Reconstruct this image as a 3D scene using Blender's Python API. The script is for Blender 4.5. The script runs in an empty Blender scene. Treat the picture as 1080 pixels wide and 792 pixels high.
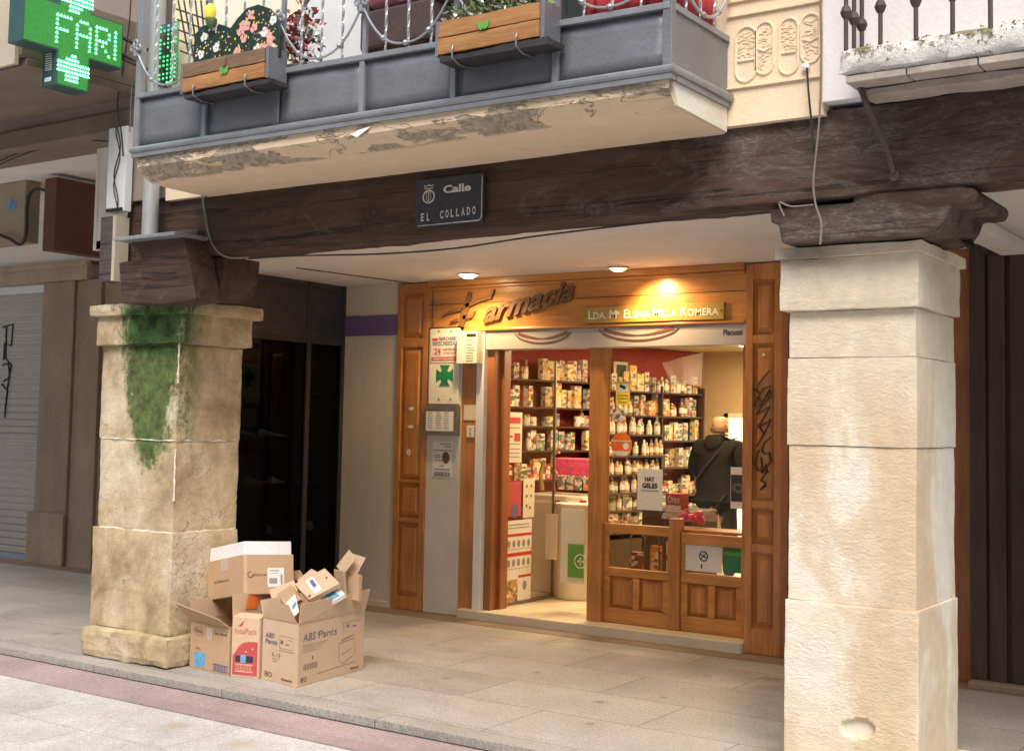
import bpy, bmesh, math, random
from mathutils import Vector, Matrix, noise
random.seed(11)
sc = bpy.context.scene
COL = sc.collection
V = Vector
rad = math.radians
# ------------------------------------------------------------------ camera
EYE = V((0, 0, 1.6)); CXP, CYP = 540.0, 357.0
_a = (-1413.0 - CXP, 408.0 - CYP); _b = (1452.0 - CXP, 463.0 - CYP)
FOC = math.sqrt(-(_a[0]*_b[0] + _a[1]*_b[1]))
_dx = -V((_a[0], -_a[1], FOC)).normalized()
_dy = V((_b[0], -_b[1], FOC)).normalized()
_dz = V((_dx.y*_dy.z-_dx.z*_dy.y, _dx.z*_dy.x-_dx.x*_dy.z, _dx.x*_dy.y-_dx.y*_dy.x))
if _dz.y < 0: _dz = -_dz
RIGHT = V((_dx.x, _dy.x, _dz.x)); UP = V((_dx.y, _dy.y, _dz.y)); FWD = V((_dx.z, _dy.z, _dz.z))
def ray(px, py): return RIGHT*(px-CXP) + UP*(CYP-py) + FWD*FOC
def PY(px, py, y): d = ray(px, py); return EYE + d*(y/d.y)
def PX(px, py, x): d = ray(px, py); return EYE + d*(x/d.x)
def PZ(px, py, z): d = ray(px, py); return EYE + d*((z-EYE.z)/d.z)
cam = bpy.data.cameras.new('camera'); co = bpy.data.objects.new('camera', cam); COL.objects.link(co)
cam.sensor_width = 36; cam.lens = FOC/1080*36; cam.shift_y = -39/1080; cam.clip_end = 500; cam.clip_start = 0.05
m = Matrix.Identity(4)
for i in range(3):
    m[i][0] = RIGHT[i]; m[i][1] = UP[i]; m[i][2] = -FWD[i]; m[i][3] = EYE[i]
co.matrix_world = m
sc.camera = co
# ------------------------------------------------------------------ materials
MATS = {}
def ramp(nt, fac, stops):
    r = nt.nodes.new('ShaderNodeValToRGB'); el = r.color_ramp.elements
    while len(el) > 1: el.remove(el[-1])
    el[0].position = stops[0][0]; el[0].color = (*stops[0][1], 1)
    for p, c in stops[1:]:
        e = el.new(p); e.color = (*c, 1)
    nt.links.new(fac, r.inputs[0]); return r.outputs[0]
def mixc(nt, fac, a, b, mode='MIX'):
    n = nt.nodes.new('ShaderNodeMix'); n.data_type = 'RGBA'; n.blend_type = mode
    for sock, val in ((n.inputs[0], fac), (n.inputs[6], a), (n.inputs[7], b)):
        if isinstance(val, (int, float)): sock.default_value = val
        elif isinstance(val, tuple): sock.default_value = (*val, 1)
        else: nt.links.new(val, sock)
    return n.outputs[2]
def math_(nt, op, a, b=None, c=None, clamp=False):
    n = nt.nodes.new('ShaderNodeMath'); n.operation = op; n.use_clamp = clamp
    for i, val in enumerate((a, b, c)):
        if val is None: continue
        if isinstance(val, (int, float)): n.inputs[i].default_value = val
        else: nt.links.new(val, n.inputs[i])
    return n.outputs[0]
def coords(nt, scale=(1, 1, 1), world=False, rot=(0, 0, 0)):
    mp = nt.nodes.new('ShaderNodeMapping'); mp.inputs['Scale'].default_value = scale; mp.inputs['Rotation'].default_value = rot
    if world:
        g = nt.nodes.new('ShaderNodeNewGeometry'); nt.links.new(g.outputs['Position'], mp.inputs[0])
    else:
        g = nt.nodes.new('ShaderNodeTexCoord'); nt.links.new(g.outputs['Object'], mp.inputs[0])
    return mp.outputs[0]
def noise_(nt, vec, scale, detail=4, rough=.55, dist=0):
    n = nt.nodes.new('ShaderNodeTexNoise'); n.inputs['Scale'].default_value = scale
    n.inputs['Detail'].default_value = detail; n.inputs['Roughness'].default_value = rough
    n.inputs['Distortion'].default_value = dist
    nt.links.new(vec, n.inputs['Vector']); return n.outputs['Fac']
def newmat(name):
    mt = bpy.data.materials.new(name); mt.use_nodes = True; nt = mt.node_tree
    b = nt.nodes['Principled BSDF']; MATS[name] = mt
    return mt, nt, b
def setbump(nt, b, h, strength=.3, dist=.01):
    n = nt.nodes.new('ShaderNodeBump'); n.inputs['Strength'].default_value = strength; n.inputs['Distance'].default_value = dist
    nt.links.new(h, n.inputs['Height']); nt.links.new(n.outputs[0], b.inputs['Normal'])
def mat(name, col, rough=.6, var=.15, vs=6, fine=60, fvar=.06, bump=.15, bd=.004, metal=0, spec=.5, stretch=(1, 1, 1), world=True, emit=0, dirt=None):
    """plain surface with broad and fine tonal variation and a little relief"""
    mt, nt, b = newmat(name)
    v = coords(nt, stretch, world)
    n1 = noise_(nt, v, vs, 5); n2 = noise_(nt, v, fine, 3)
    c1 = ramp(nt, n1, [(.3, tuple(x*(1-var) for x in col)), (.7, tuple(min(1, x*(1+var)) for x in col))])
    c2 = ramp(nt, n2, [(.3, (1-fvar,)*3), (.7, (1+fvar,)*3)])
    c = mixc(nt, 1, c1, c2, 'MULTIPLY')
    if dirt:
        n3 = noise_(nt, v, vs*.6, 6, .65); f = ramp(nt, n3, [(.52, (0, 0, 0)), (.72, (1, 1, 1))])
        c = mixc(nt, math_(nt, 'MULTIPLY', f, dirt[1]), c, dirt[0])
    nt.links.new(c, b.inputs['Base Color'])
    b.inputs['Roughness'].default_value = rough; b.inputs['Metallic'].default_value = metal
    b.inputs['Specular IOR Level'].default_value = spec
    if bump: setbump(nt, b, math_(nt, 'ADD', n1, n2), bump, bd)
    if emit:
        nt.links.new(c, b.inputs['Emission Color']); b.inputs['Emission Strength'].default_value = emit
    return mt
def woodmat(name, dark, light, axis='x', scale=1., rough=.5, bump=.3, coat=0, knots=True, world=True, band=10, cracks=0):
    mt, nt, b = newmat(name)
    s = {'x': (1.2, 14, 14), 'y': (14, 1.2, 14), 'z': (14, 14, 1.2)}[axis]
    v = coords(nt, tuple(q*scale for q in s), world)
    n1 = noise_(nt, v, 1.3, 8, .62, .9); n2 = noise_(nt, v, 6, 6, .7, .2)
    v2 = coords(nt, (1, 1, 1), world); n3 = noise_(nt, v2, 2.2, 3)
    c = ramp(nt, math_(nt, 'ADD', math_(nt, 'MULTIPLY', n1, .65), math_(nt, 'MULTIPLY', n2, .35)), [(.36, dark), (.5, tuple((a+c_)/2 for a, c_ in zip(dark, light))), (.66, light)])
    c = mixc(nt, 1, c, ramp(nt, n3, [(.3, (.8,)*3), (.7, (1.15,)*3)]), 'MULTIPLY')
    h = math_(nt, 'ADD', n1, n2)
    if cracks:
        v3 = coords(nt, tuple(q*.35*scale for q in {'x': (.5, 12, 12), 'y': (12, .5, 12), 'z': (12, 12, .5)}[axis]), world)
        n4 = noise_(nt, v3, 1.1, 5, .6, .5)
        cr = math_(nt, 'ABSOLUTE', math_(nt, 'SUBTRACT', n4, .5))
        cf = ramp(nt, cr, [(0, (0, 0, 0)), (.012, (1, 1, 1))])
        c = mixc(nt, 1, c, mixc(nt, cracks, (1, 1, 1), cf), 'MULTIPLY')
        h = math_(nt, 'ADD', h, math_(nt, 'MULTIPLY', cf, 1.2))
    nt.links.new(c, b.inputs['Base Color'])
    b.inputs['Roughness'].default_value = rough; b.inputs['Coat Weight'].default_value = coat; b.inputs['Coat Roughness'].default_value = .25
    setbump(nt, b, h, bump, .004)
    return mt
def glassmat(name, tint=(1, 1, 1), refl=.06, rough=.0, dirt=.0):
    mt, nt, b = newmat(name); nt.nodes.remove(b)
    out = nt.nodes['Material Output']
    t = nt.nodes.new('ShaderNodeBsdfTransparent'); t.inputs[0].default_value = (*tint, 1)
    g = nt.nodes.new('ShaderNodeBsdfGlossy'); g.inputs['Roughness'].default_value = rough
    l = nt.nodes.new('ShaderNodeLayerWeight'); l.inputs[0].default_value = .5
    f = math_(nt, 'ADD', math_(nt, 'MULTIPLY', math_(nt, 'POWER', l.outputs['Facing'], 4.5), .8), refl*.5)
    mx = nt.nodes.new('ShaderNodeMixShader'); nt.links.new(f, mx.inputs[0]); nt.links.new(t.outputs[0], mx.inputs[1]); nt.links.new(g.outputs[0], mx.inputs[2])
    nt.links.new(mx.outputs[0], out.inputs[0])
    return mt
def emat(name, col, strength):
    mt, nt, b = newmat(name)
    b.inputs['Base Color'].default_value = (*col, 1); b.inputs['Emission Color'].default_value = (*col, 1); b.inputs['Emission Strength'].default_value = strength
    return mt
M = MATS
# ------------------------------------------------------------------ mesh building
class MB:
    def __init__(s): s.v = []; s.f = []; s.m = []
    def add(s, vs, fs, mi=0):
        o = len(s.v); s.v += [V(p) for p in vs]
        for f in fs: s.f.append([i+o for i in f]); s.m.append(mi)
        return s
    def obox(s, o, u, v, w, mi=0):
        o, u, v, w = V(o), V(u), V(v), V(w)
        p = [o, o+u, o+u+v, o+v, o+w, o+u+w, o+u+v+w, o+v+w]
        return s.add(p, [(0, 3, 2, 1), (4, 5, 6, 7), (0, 1, 5, 4), (1, 2, 6, 5), (2, 3, 7, 6), (3, 0, 4, 7)], mi)
    def box(s, x0, x1, y0, y1, z0, z1, mi=0):
        return s.obox((x0, y0, z0), (x1-x0, 0, 0), (0, y1-y0, 0), (0, 0, z1-z0), mi)
    def prism(s, pts, ext, mi=0):
        pts = [V(p) for p in pts]; e = V(ext); n = len(pts)
        return s.add(pts+[p+e for p in pts], [list(range(n))[::-1], [n+i for i in range(n)]]+[(i, (i+1) % n, n+(i+1) % n, n+i) for i in range(n)], mi)
    def tube(s, pts, r, seg=8, mi=0, cap=True, twist=0, sq=1., closed=False):
        pts = [V(p) for p in pts]; n = len(pts); base = len(s.v)
        up = V((0, 0, 1)); prev = None
        for i, p in enumerate(pts):
            if closed: t = pts[(i+1) % n]-pts[i-1]
            else: t = (pts[min(i+1, n-1)]-pts[max(i-1, 0)])
            t.normalize()
            if prev is None:
                a = t.cross(up)
                if a.length < 1e-3: a = t.cross(V((1, 0, 0)))
            else: a = prev - t*prev.dot(t)
            a.normalize(); prev = a; b2 = t.cross(a)
            rr = r[i] if isinstance(r, (list, tuple)) else r
            for k in range(seg):
                an = 2*math.pi*k/seg + twist*i + math.pi/seg
                s.v.append(p + a*math.cos(an)*rr + b2*math.sin(an)*rr*sq)
        nn = n if closed else n-1
        for i in range(nn):
            j = (i+1) % n
            for k in range(seg):
                k2 = (k+1) % seg
                s.f.append([base+i*seg+k, base+i*seg+k2, base+j*seg+k2, base+j*seg+k]); s.m.append(mi)
        if cap and not closed:
            s.f.append([base+k for k in range(seg)][::-1]); s.m.append(mi)
            s.f.append([base+(n-1)*seg+k for k in range(seg)]); s.m.append(mi)
        return s
    def lathe(s, c, prof, seg=16, mi=0, axis=V((0, 0, 1))):
        c = V(c); axis = V(axis).normalized()
        a = axis.cross(V((1, 0, 0)));
        if a.length < .1: a = axis.cross(V((0, 1, 0)))
        a.normalize(); b2 = axis.cross(a); base = len(s.v); n = len(prof)
        for r, z in prof:
            for k in range(seg):
                an = 2*math.pi*k/seg
                s.v.append(c+axis*z+(a*math.cos(an)+b2*math.sin(an))*max(r, 1e-4))
        for i in range(n-1):
            for k in range(seg):
                k2 = (k+1) % seg
                s.f.append([base+i*seg+k, base+i*seg+k2, base+(i+1)*seg+k2, base+(i+1)*seg+k]); s.m.append(mi)
        s.f.append([base+k for k in range(seg)][::-1]); s.m.append(mi)
        s.f.append([base+(n-1)*seg+k for k in range(seg)]); s.m.append(mi)
        return s
    def disc(s, c, u, v, r, n, th=.001, seg=12, mi=0, ry=None):
        c, u, v = V(c), V(u).normalized(), V(v).normalized(); ry = ry or r
        pts = [c+u*math.cos(2*math.pi*k/seg)*r+v*math.sin(2*math.pi*k/seg)*ry for k in range(seg)]
        return s.prism(pts, V(n).normalized()*th, mi)
    def stroke(s, pts2, w, o, u, v, n, th=.002, mi=0):
        """flat stroke through 2-D points (in metres) lying on a face"""
        o, u, v, n = V(o), V(u).normalized(), V(v).normalized(), V(n).normalized()
        P = [V((a, b)) for a, b in pts2]; L = []; Rr = []
        for i, p in enumerate(P):
            t = (P[min(i+1, len(P)-1)]-P[max(i-1, 0)]); t.normalize() if t.length else None
            q = V((-t.y, t.x)); ww = w[i] if isinstance(w, (list, tuple)) else w
            L.append(p+q*ww/2); Rr.append(p-q*ww/2)
        f = lambda q, e: o+u*q.x+v*q.y+n*e
        for i in range(len(P)-1):
            a = [L[i], L[i+1], Rr[i+1], Rr[i]]
            s.prism([f(q, 0) for q in a], n*th, mi)
        return s
    def text(s, txt, o, u, v, size, width=None, bold=0, th=.0015, shear=0, align='L', mi=0, n=None, ext=0):
        o, u, v = V(o), V(u).normalized(), V(v).normalized(); n = V(n).normalized() if n is not None else u.cross(v).normalized()
        cu = bpy.data.curves.new('t', 'FONT'); cu.body = txt; cu.size = 1; cu.offset = bold; cu.shear = shear; cu.resolution_u = 3; cu.extrude = ext
        ob = bpy.data.objects.new('t', cu); COL.objects.link(ob)
        dg = bpy.context.evaluated_depsgraph_get(); dg.update()
        me = bpy.data.meshes.new_from_object(ob.evaluated_get(dg))
        xs = [q.co.x for q in me.vertices] or [0]; x0, x1 = min(xs), max(xs)
        cap = .7; sy = size/cap; sx = sy if width is None else width/(x1-x0)
        off = {'L': 0, 'C': -(x1-x0)*sx/2, 'R': -(x1-x0)*sx}[align]
        s.lastw = (x1-x0)*sx
        vs = [o+u*((q.co.x-x0)*sx+off)+v*(q.co.y*sy)+n*(th+ext+q.co.z) for q in me.vertices]
        s.add(vs, [list(p.vertices) for p in me.polygons], mi)
        bpy.data.objects.remove(ob); bpy.data.curves.remove(cu); bpy.data.meshes.remove(me)
        return s
BASE = {}
def tag(o, label=None, cat=None, group=None, kind=None):
    if label: o['label'] = label
    if cat: o['category'] = cat
    if group: o['group'] = group
    if kind: o['kind'] = kind
    return o
def mesh_of(name, mb, mats, base, smooth=False, fix=True):
    me = bpy.data.meshes.new(name)
    me.from_pydata([tuple(p-base) for p in mb.v], [], mb.f)
    mats = mats if isinstance(mats, (list, tuple)) else [mats]
    for q in mats: me.materials.append(M[q] if isinstance(q, str) else q)
    for p, i in zip(me.polygons, mb.m): p.material_index = min(i, len(mats)-1)
    if fix:
        bm = bmesh.new(); bm.from_mesh(me); bmesh.ops.recalc_face_normals(bm, faces=bm.faces); bm.to_mesh(me); bm.free()
    if smooth:
        for p in me.polygons: p.use_smooth = True
        try: me.set_sharp_from_angle(angle=rad(35))
        except Exception: pass
    me.update(); return me
def bbase(mb):
    xs = [p.x for p in mb.v]; ys = [p.y for p in mb.v]; zs = [p.z for p in mb.v]
    return V(((min(xs)+max(xs))/2, (min(ys)+max(ys))/2, min(zs)))
def solo(name, mb, mats, label=None, cat=None, group=None, kind=None, smooth=False, bev=0, fix=True):
    b = bbase(mb); o = bpy.data.objects.new(name, mesh_of(name, mb, mats, b, smooth, fix)); o.location = b; COL.objects.link(o)
    BASE[o.name] = b
    if bev: bevel(o, bev)
    return tag(o, label, cat, group, kind)
def bevel(o, w, seg=2):
    md = o.modifiers.new('bevel', 'BEVEL'); md.width = w; md.segments = seg; md.limit_method = 'ANGLE'; md.angle_limit = rad(40)
def struct(name, mb, mats, **k): return solo(name, mb, mats, kind='structure', **k)
def thing(name, label, cat, base, group=None):
    o = bpy.data.objects.new(name, None); o.empty_display_size = .1; o.location = V(base); COL.objects.link(o); BASE[o.name] = V(base)
    return tag(o, label, cat, group)
def part(name, mb, mats, parent, label=None, smooth=False, bev=0, kind=None, fix=True):
    b = BASE[parent.name]
    o = bpy.data.objects.new(name, mesh_of(name, mb, mats, b, smooth, fix)); COL.objects.link(o); o.parent = parent; BASE[o.name] = b
    if bev: bevel(o, bev)
    return tag(o, label, kind=kind)
def copy_tree(o, loc, label=None, parent=None):
    c = o.copy(); COL.objects.link(c)
    if parent is None: c.location = loc
    else: c.parent = parent
    if label: c['label'] = label
    for ch in list(o.children): copy_tree(ch, None, None, c)
    return c
def rough_block(x0, x1, y0, y1, z0, z1, cut=.05, amp=.008, sc_=3., edge=.012, seed=0, bulge=None):
    """stone or old timber block: gridded box with worn edges and an uneven face"""
    mb = MB(); nx, ny, nz = [max(1, int(round((b-a)/cut))) for a, b in ((x0, x1), (y0, y1), (z0, z1))]
    idx = {}
    def vert(i, j, k):
        if (i, j, k) in idx: return idx[(i, j, k)]
        p = V((x0+(x1-x0)*i/nx, y0+(y1-y0)*j/ny, z0+(z1-z0)*k/nz))
        ex = (i in (0, nx))+(j in (0, ny))+(k in (0, nz))
        nrm = V(((-1 if i == 0 else 1 if i == nx else 0), (-1 if j == 0 else 1 if j == ny else 0), (-1 if k == 0 else 1 if k == nz else 0)))
        q = p*sc_+V((seed*7.3, seed*3.1, seed*1.7))
        d = noise.noise(q)*amp+noise.noise(q*3.7)*amp*.5
        if ex >= 2:
            e = edge*(.4+1.1*abs(noise.noise(q*2.3+V((9, 9, 9)))))
            p = p - nrm*e*.7
        p = p+nrm*d
        idx[(i, j, k)] = len(mb.v); mb.v.append(p); return idx[(i, j, k)]
    def quad(a): mb.f.append([vert(*t) for t in a]); mb.m.append(0)
    for i in range(nx):
        for j in range(ny):
            for k in (0, nz): quad([(i, j, k), (i+1, j, k), (i+1, j+1, k), (i, j+1, k)])
    for i in range(nx):
        for k in range(nz):
            for j in (0, ny): quad([(i, j, k), (i+1, j, k), (i+1, j, k+1), (i, j, k+1)])
    for j in range(ny):
        for k in range(nz):
            for i in (0, nx): quad([(i, j, k), (i, j+1, k), (i, j+1, k+1), (i, j, k+1)])
    return mb
X_, Y_, Z_ = V((1, 0, 0)), V((0, 1, 0)), V((0, 0, 1))
# ------------------------------------------------------------------ material set
def stone(name, c1, c2, c3, green=None, bump=.5):
    mt, nt, b = newmat(name)
    v = coords(nt, (1, 1, 1), True)
    n1 = noise_(nt, v, 2.6, 6, .6, .6); n2 = noise_(nt, v, 11, 6, .7); n3 = noise_(nt, v, 70, 4, .7)
    c = ramp(nt, n1, [(.32, c1), (.5, c2), (.66, c3)])
    c = mixc(nt, 1, c, ramp(nt, n2, [(.3, (.82,)*3), (.7, (1.12,)*3)]), 'MULTIPLY')
    c = mixc(nt, .7, c, ramp(nt, n3, [(.35, (.86,)*3), (.65, (1.08,)*3)]), 'MULTIPLY')
    h = math_(nt, 'ADD', math_(nt, 'MULTIPLY', n2, 1.3), math_(nt, 'MULTIPLY', n3, .9))
    if green:
        sx = nt.nodes.new('ShaderNodeSeparateXYZ'); nt.links.new(v, sx.inputs[0])
        vs = coords(nt, (1, 1, .35), True); nz = noise_(nt, vs, 6, 7, .7); nz2 = noise_(nt, v, 25, 5, .7)
        for (x0, hw, za, zb, yb, col, gain) in green:
            fx = math_(nt, 'SUBTRACT', 1, math_(nt, 'DIVIDE', math_(nt, 'ABSOLUTE', math_(nt, 'SUBTRACT', sx.outputs[0], x0)), hw))
            fz = math_(nt, 'DIVIDE', math_(nt, 'SUBTRACT', sx.outputs[2], za), zb-za, clamp=True)
            fy = math_(nt, 'MULTIPLY', math_(nt, 'SUBTRACT', yb, sx.outputs[1]), 8, clamp=True)
            f = math_(nt, 'ADD', math_(nt, 'MULTIPLY', fx, fz), math_(nt, 'MULTIPLY', math_(nt, 'SUBTRACT', nz, .5), 1.5))
            f = math_(nt, 'ADD', f, math_(nt, 'MULTIPLY', math_(nt, 'SUBTRACT', nz2, .5), .7))
            f = math_(nt, 'MULTIPLY', math_(nt, 'MULTIPLY', math_(nt, 'SUBTRACT', f, .28), 4, clamp=True), math_(nt, 'MULTIPLY', math_(nt, 'MULTIPLY', fy, math_(nt, 'MULTIPLY', fz, 6, clamp=True)), gain))
            c = mixc(nt, f, c, mixc(nt, ramp(nt, n2, [(.35, (0,)*3), (.62, (1,)*3)]), tuple(q*.5 for q in col), tuple(min(1, q*1.9) for q in col)))
    vo = nt.nodes.new('ShaderNodeTexVoronoi'); vo.feature = 'DISTANCE_TO_EDGE'; vo.inputs['Scale'].default_value = 2.3
    ds = nt.nodes.new('ShaderNodeVectorMath'); ds.operation = 'ADD'; nt.links.new(v, ds.inputs[0]); nn = nt.nodes.new('ShaderNodeTexNoise'); nn.inputs['Scale'].default_value = 5; nn.inputs['Detail'].default_value = 6; nt.links.new(v, nn.inputs['Vector']); sc2 = nt.nodes.new('ShaderNodeVectorMath'); sc2.operation = 'SCALE'; sc2.inputs['Scale'].default_value = .6; nt.links.new(nn.outputs['Color'], sc2.inputs[0]); nt.links.new(sc2.outputs[0], ds.inputs[1]); nt.links.new(ds.outputs[0], vo.inputs['Vector'])
    ck = ramp(nt, vo.outputs['Distance'], [(0, (.0,)*3), (.008, (1,)*3)]); ckm = mixc(nt, ramp(nt, n1, [(.44, (0,)*3), (.52, (1,)*3)]), (1, 1, 1), ck)
    c = mixc(nt, .55, c, ckm, 'MULTIPLY'); h = math_(nt, 'ADD', h, math_(nt, 'MULTIPLY', ckm, .8))
    nt.links.new(c, b.inputs['Base Color']); b.inputs['Roughness'].default_value = .85; b.inputs['Specular IOR Level'].default_value = .25
    setbump(nt, b, h, bump, .012); return mt
stone('stone_left', (.34, .25, .145), (.54, .43, .265), (.70, .61, .45),
      green=[(-6.66, .42, 1.1, 1.6, 5.75, (.055, .095, .022), .93), (-6.55, .52, 1.95, 2.05, 5.68, (.045, .085, .025), .97),
             (-6.75, .45, 2.28, 2.33, 5.9, (.16, .16, .09), .6)])
def rightstone():
    mt, nt, b = newmat('stone_right')
    v = coords(nt, (1, 1, 1), True); vs = coords(nt, (1, 1, .4), True)
    n1 = noise_(nt, vs, 2.4, 5, .55, .8); n2 = noise_(nt, v, 14, 6, .7); n3 = noise_(nt, v, 90, 3, .6)
    c = ramp(nt, n1, [(.36, (.64, .51, .345)), (.50, (.70, .60, .45)), (.535, (.76, .70, .58)), (.64, (.79, .74, .64))])
    sx = nt.nodes.new('ShaderNodeSeparateXYZ'); nt.links.new(v, sx.inputs[0])
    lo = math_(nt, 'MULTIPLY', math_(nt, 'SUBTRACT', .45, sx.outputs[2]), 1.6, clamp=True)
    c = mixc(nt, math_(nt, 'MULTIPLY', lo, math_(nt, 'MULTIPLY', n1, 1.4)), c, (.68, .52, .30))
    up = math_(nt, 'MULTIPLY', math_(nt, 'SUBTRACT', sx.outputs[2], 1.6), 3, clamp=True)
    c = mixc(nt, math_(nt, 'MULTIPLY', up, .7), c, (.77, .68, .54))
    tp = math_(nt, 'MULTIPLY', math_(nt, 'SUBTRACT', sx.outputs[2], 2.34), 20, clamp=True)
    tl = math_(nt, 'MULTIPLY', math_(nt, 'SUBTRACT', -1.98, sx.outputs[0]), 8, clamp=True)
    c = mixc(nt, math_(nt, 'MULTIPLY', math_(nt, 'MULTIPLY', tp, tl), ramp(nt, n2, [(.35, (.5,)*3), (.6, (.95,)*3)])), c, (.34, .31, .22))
    c = mixc(nt, .8, c, ramp(nt, n2, [(.3, (.86,)*3), (.7, (1.08,)*3)]), 'MULTIPLY')
    # picked tooling marks on the street face
    vt = coords(nt, (1.0, 1.0, 2.2), True, (0, .35, 0)); nt2 = noise_(nt, vt, 26, 4, .62, 1.2)
    nt.links.new(c, b.inputs['Base Color']); b.inputs['Roughness'].default_value = .88; b.inputs['Specular IOR Level'].default_value = .2
    geo = nt.nodes.new('ShaderNodeNewGeometry'); sn = nt.nodes.new('ShaderNodeSeparateXYZ'); nt.links.new(geo.outputs['True Normal'], sn.inputs[0])
    front = math_(nt, 'MULTIPLY', math_(nt, 'ABSOLUTE', sn.outputs[1]), 1.0)
    h = math_(nt, 'ADD', math_(nt, 'MULTIPLY', math_(nt, 'MULTIPLY', nt2, front), 1.6), math_(nt, 'MULTIPLY', n3, .3))
    setbump(nt, b, h, .40, .013)
rightstone()
woodmat('beam_wood', (.040, .021, .015), (.098, .055, .040), 'x', .9, .8, .8, cracks=.75)
def weather(name, x0):
    nt = M[name].node_tree; b = nt.nodes['Principled BSDF']; src = b.inputs['Base Color'].links[0].from_socket
    v = coords(nt, (1, 1, 1), True); sx = nt.nodes.new('ShaderNodeSeparateXYZ'); nt.links.new(v, sx.inputs[0])
    n1 = noise_(nt, coords(nt, (1.2, 2.6, 2.6), True), 1.5, 8, .72, 1.6); n2 = noise_(nt, coords(nt, (3, 12, 12), True), 6, 5, .7, 1.5)
    g = math_(nt, 'MULTIPLY', math_(nt, 'SUBTRACT', sx.outputs[0], x0), .5, clamp=True)
    f = math_(nt, 'MULTIPLY', math_(nt, 'SUBTRACT', math_(nt, 'ADD', n1, math_(nt, 'MULTIPLY', g, .13)), .575), 7, clamp=True)
    grey = ramp(nt, n2, [(.35, (.055, .042, .036)), (.5, (.12, .10, .085)), (.62, (.22, .185, .16))])
    c = mixc(nt, math_(nt, 'MULTIPLY', f, .75), src, grey)
    # knots and scratches
    vo = nt.nodes.new('ShaderNodeTexVoronoi'); vo.inputs['Scale'].default_value = 1.6; nt.links.new(coords(nt, (1, 1.6, 1.6), True), vo.inputs['Vector'])
    rg = nt.nodes.new('ShaderNodeMath'); rg.operation = 'SINE'; nt.links.new(math_(nt, 'MULTIPLY', math_(nt, 'ADD', vo.outputs['Distance'], math_(nt, 'MULTIPLY', n1, .25)), 95), rg.inputs[0])
    near = math_(nt, 'MULTIPLY', math_(nt, 'SUBTRACT', .30, vo.outputs['Distance']), 5, clamp=True)
    k = math_(nt, 'MULTIPLY', math_(nt, 'MULTIPLY', math_(nt, 'ADD', rg.outputs[0], .2), near, clamp=True), .6)
    c = mixc(nt, k, c, (.025, .015, .012)); nt.links.new(c, b.inputs['Base Color'])
weather('beam_wood', -4.2)

woodmat('beam_wood_grey', (.04, .033, .03), (.12, .10, .09), 'x', .8, .85, .7, cracks=.7); weather('beam_wood_grey', -5)
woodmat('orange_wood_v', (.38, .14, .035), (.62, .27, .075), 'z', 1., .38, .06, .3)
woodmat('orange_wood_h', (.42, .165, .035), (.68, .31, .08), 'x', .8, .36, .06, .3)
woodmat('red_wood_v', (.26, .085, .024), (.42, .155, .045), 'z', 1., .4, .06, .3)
woodmat('groove_wood', (.05, .016, .006), (.09, .03, .01), 'z', 1., .6, .1)
woodmat('dark_door_wood', (.035, .019, .014), (.075, .043, .032), 'z', .8, .5, .2)
woodmat('planter_wood', (.26, .11, .032), (.52, .26, .09), 'x', 1.2, .6, .3)
woodmat('planter_wood_worn', (.14, .085, .05), (.30, .18, .10), 'x', 1.2, .7, .4)
mat('plaster_white', (.68, .65, .60), .85, .06, 2, 40, .03, .15)
mat('ceiling_paint', (.80, .765, .70), .8, .07, 1.6, 30, .02, .25, .01, dirt=((.55, .50, .44), .35))
mat('plaster_cream', (.74, .60, .42), .9, .06, 2, 50, .04, .3, .006)
mat('plaster_pale', (.80, .74, .60), .9, .06, 3, 50, .05, .4, .006)
mat('wall_bright', (.82, .80, .79), .9, .04, 2, 50, .04, .3, .006)
mat('relief_cream', (.80, .65, .45), .9, .05, 4, 60, .04, .35, .006)
mat('broken_plaster', (.30, .24, .19), .95, .4, 14, 60, .25, .9, .02)
mat('brown_wall', (.27, .215, .185), .9, .15, 2, 40, .06, .3)
mat('tan_wall', (.47, .41, .31), .9, .08, 2, 40, .04, .3)
mat('concrete_brown', (.21, .165, .125), .9, .2, 2.5, 40, .08, .4)
mat('jamb_stone', (.31, .225, .16), .85, .18, 3, 60, .12, .35, stretch=(1, 1, .4))
mat('lintel_stone', (.40, .31, .22), .85, .18, 3, 60, .1, .35)
mat('shutter_slat', (.40, .365, .325), .5, .08, 2, 30, .03, .05)
mat('marble_white', (.66, .62, .55), .45, .06, 2.2, 20, .03, .05, stretch=(1, 1, .5), dirt=((.50, .45, .38), .5))
mat('marble_wall', (.66, .58, .47), .5, .08, 1.4, 20, .04, .05, stretch=(2, 2, .4), dirt=((.47, .42, .36), .5))
mat('purple_paint', (.16, .105, .25), .6, .05)
mat('zinc', (.42, .44, .45), .45, .12, 5, 40, .05, .2, metal=.6)
mat('zinc_pipe', (.36, .37, .38), .5, .15, 5, 40, .06, .2, metal=.3, stretch=(1, 1, .3))
mat('iron_grey', (.205, .213, .232), .42, .12, 4, 50, .06, .3, .006, metal=.35)
mat('iron_light', (.27, .28, .30), .4, .12, 5, 50, .06, .2, metal=.35)
mat('iron_dark', (.035, .03, .03), .6, .2)
mat('iron_brown', (.07, .05, .045), .7, .25)
mat('cable_black', (.02, .02, .02), .6, .1); mat('cable_grey', (.20, .18, .165), .7, .1)
mat('card', (.50, .335, .20), .8, .06, 4, 90, .05, .12, .002)
mat('card_light', (.60, .43, .285), .8, .06, 4, 90, .05, .12, .002)
mat('card_dull', (.37, .25, .155), .8, .06, 4, 90, .05, .12, .002)
mat('card_edge', (.58, .42, .27), .85, .1, 30, 90, .1, .1)
mat('white_card', (.80, .80, .82), .6, .03)
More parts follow.
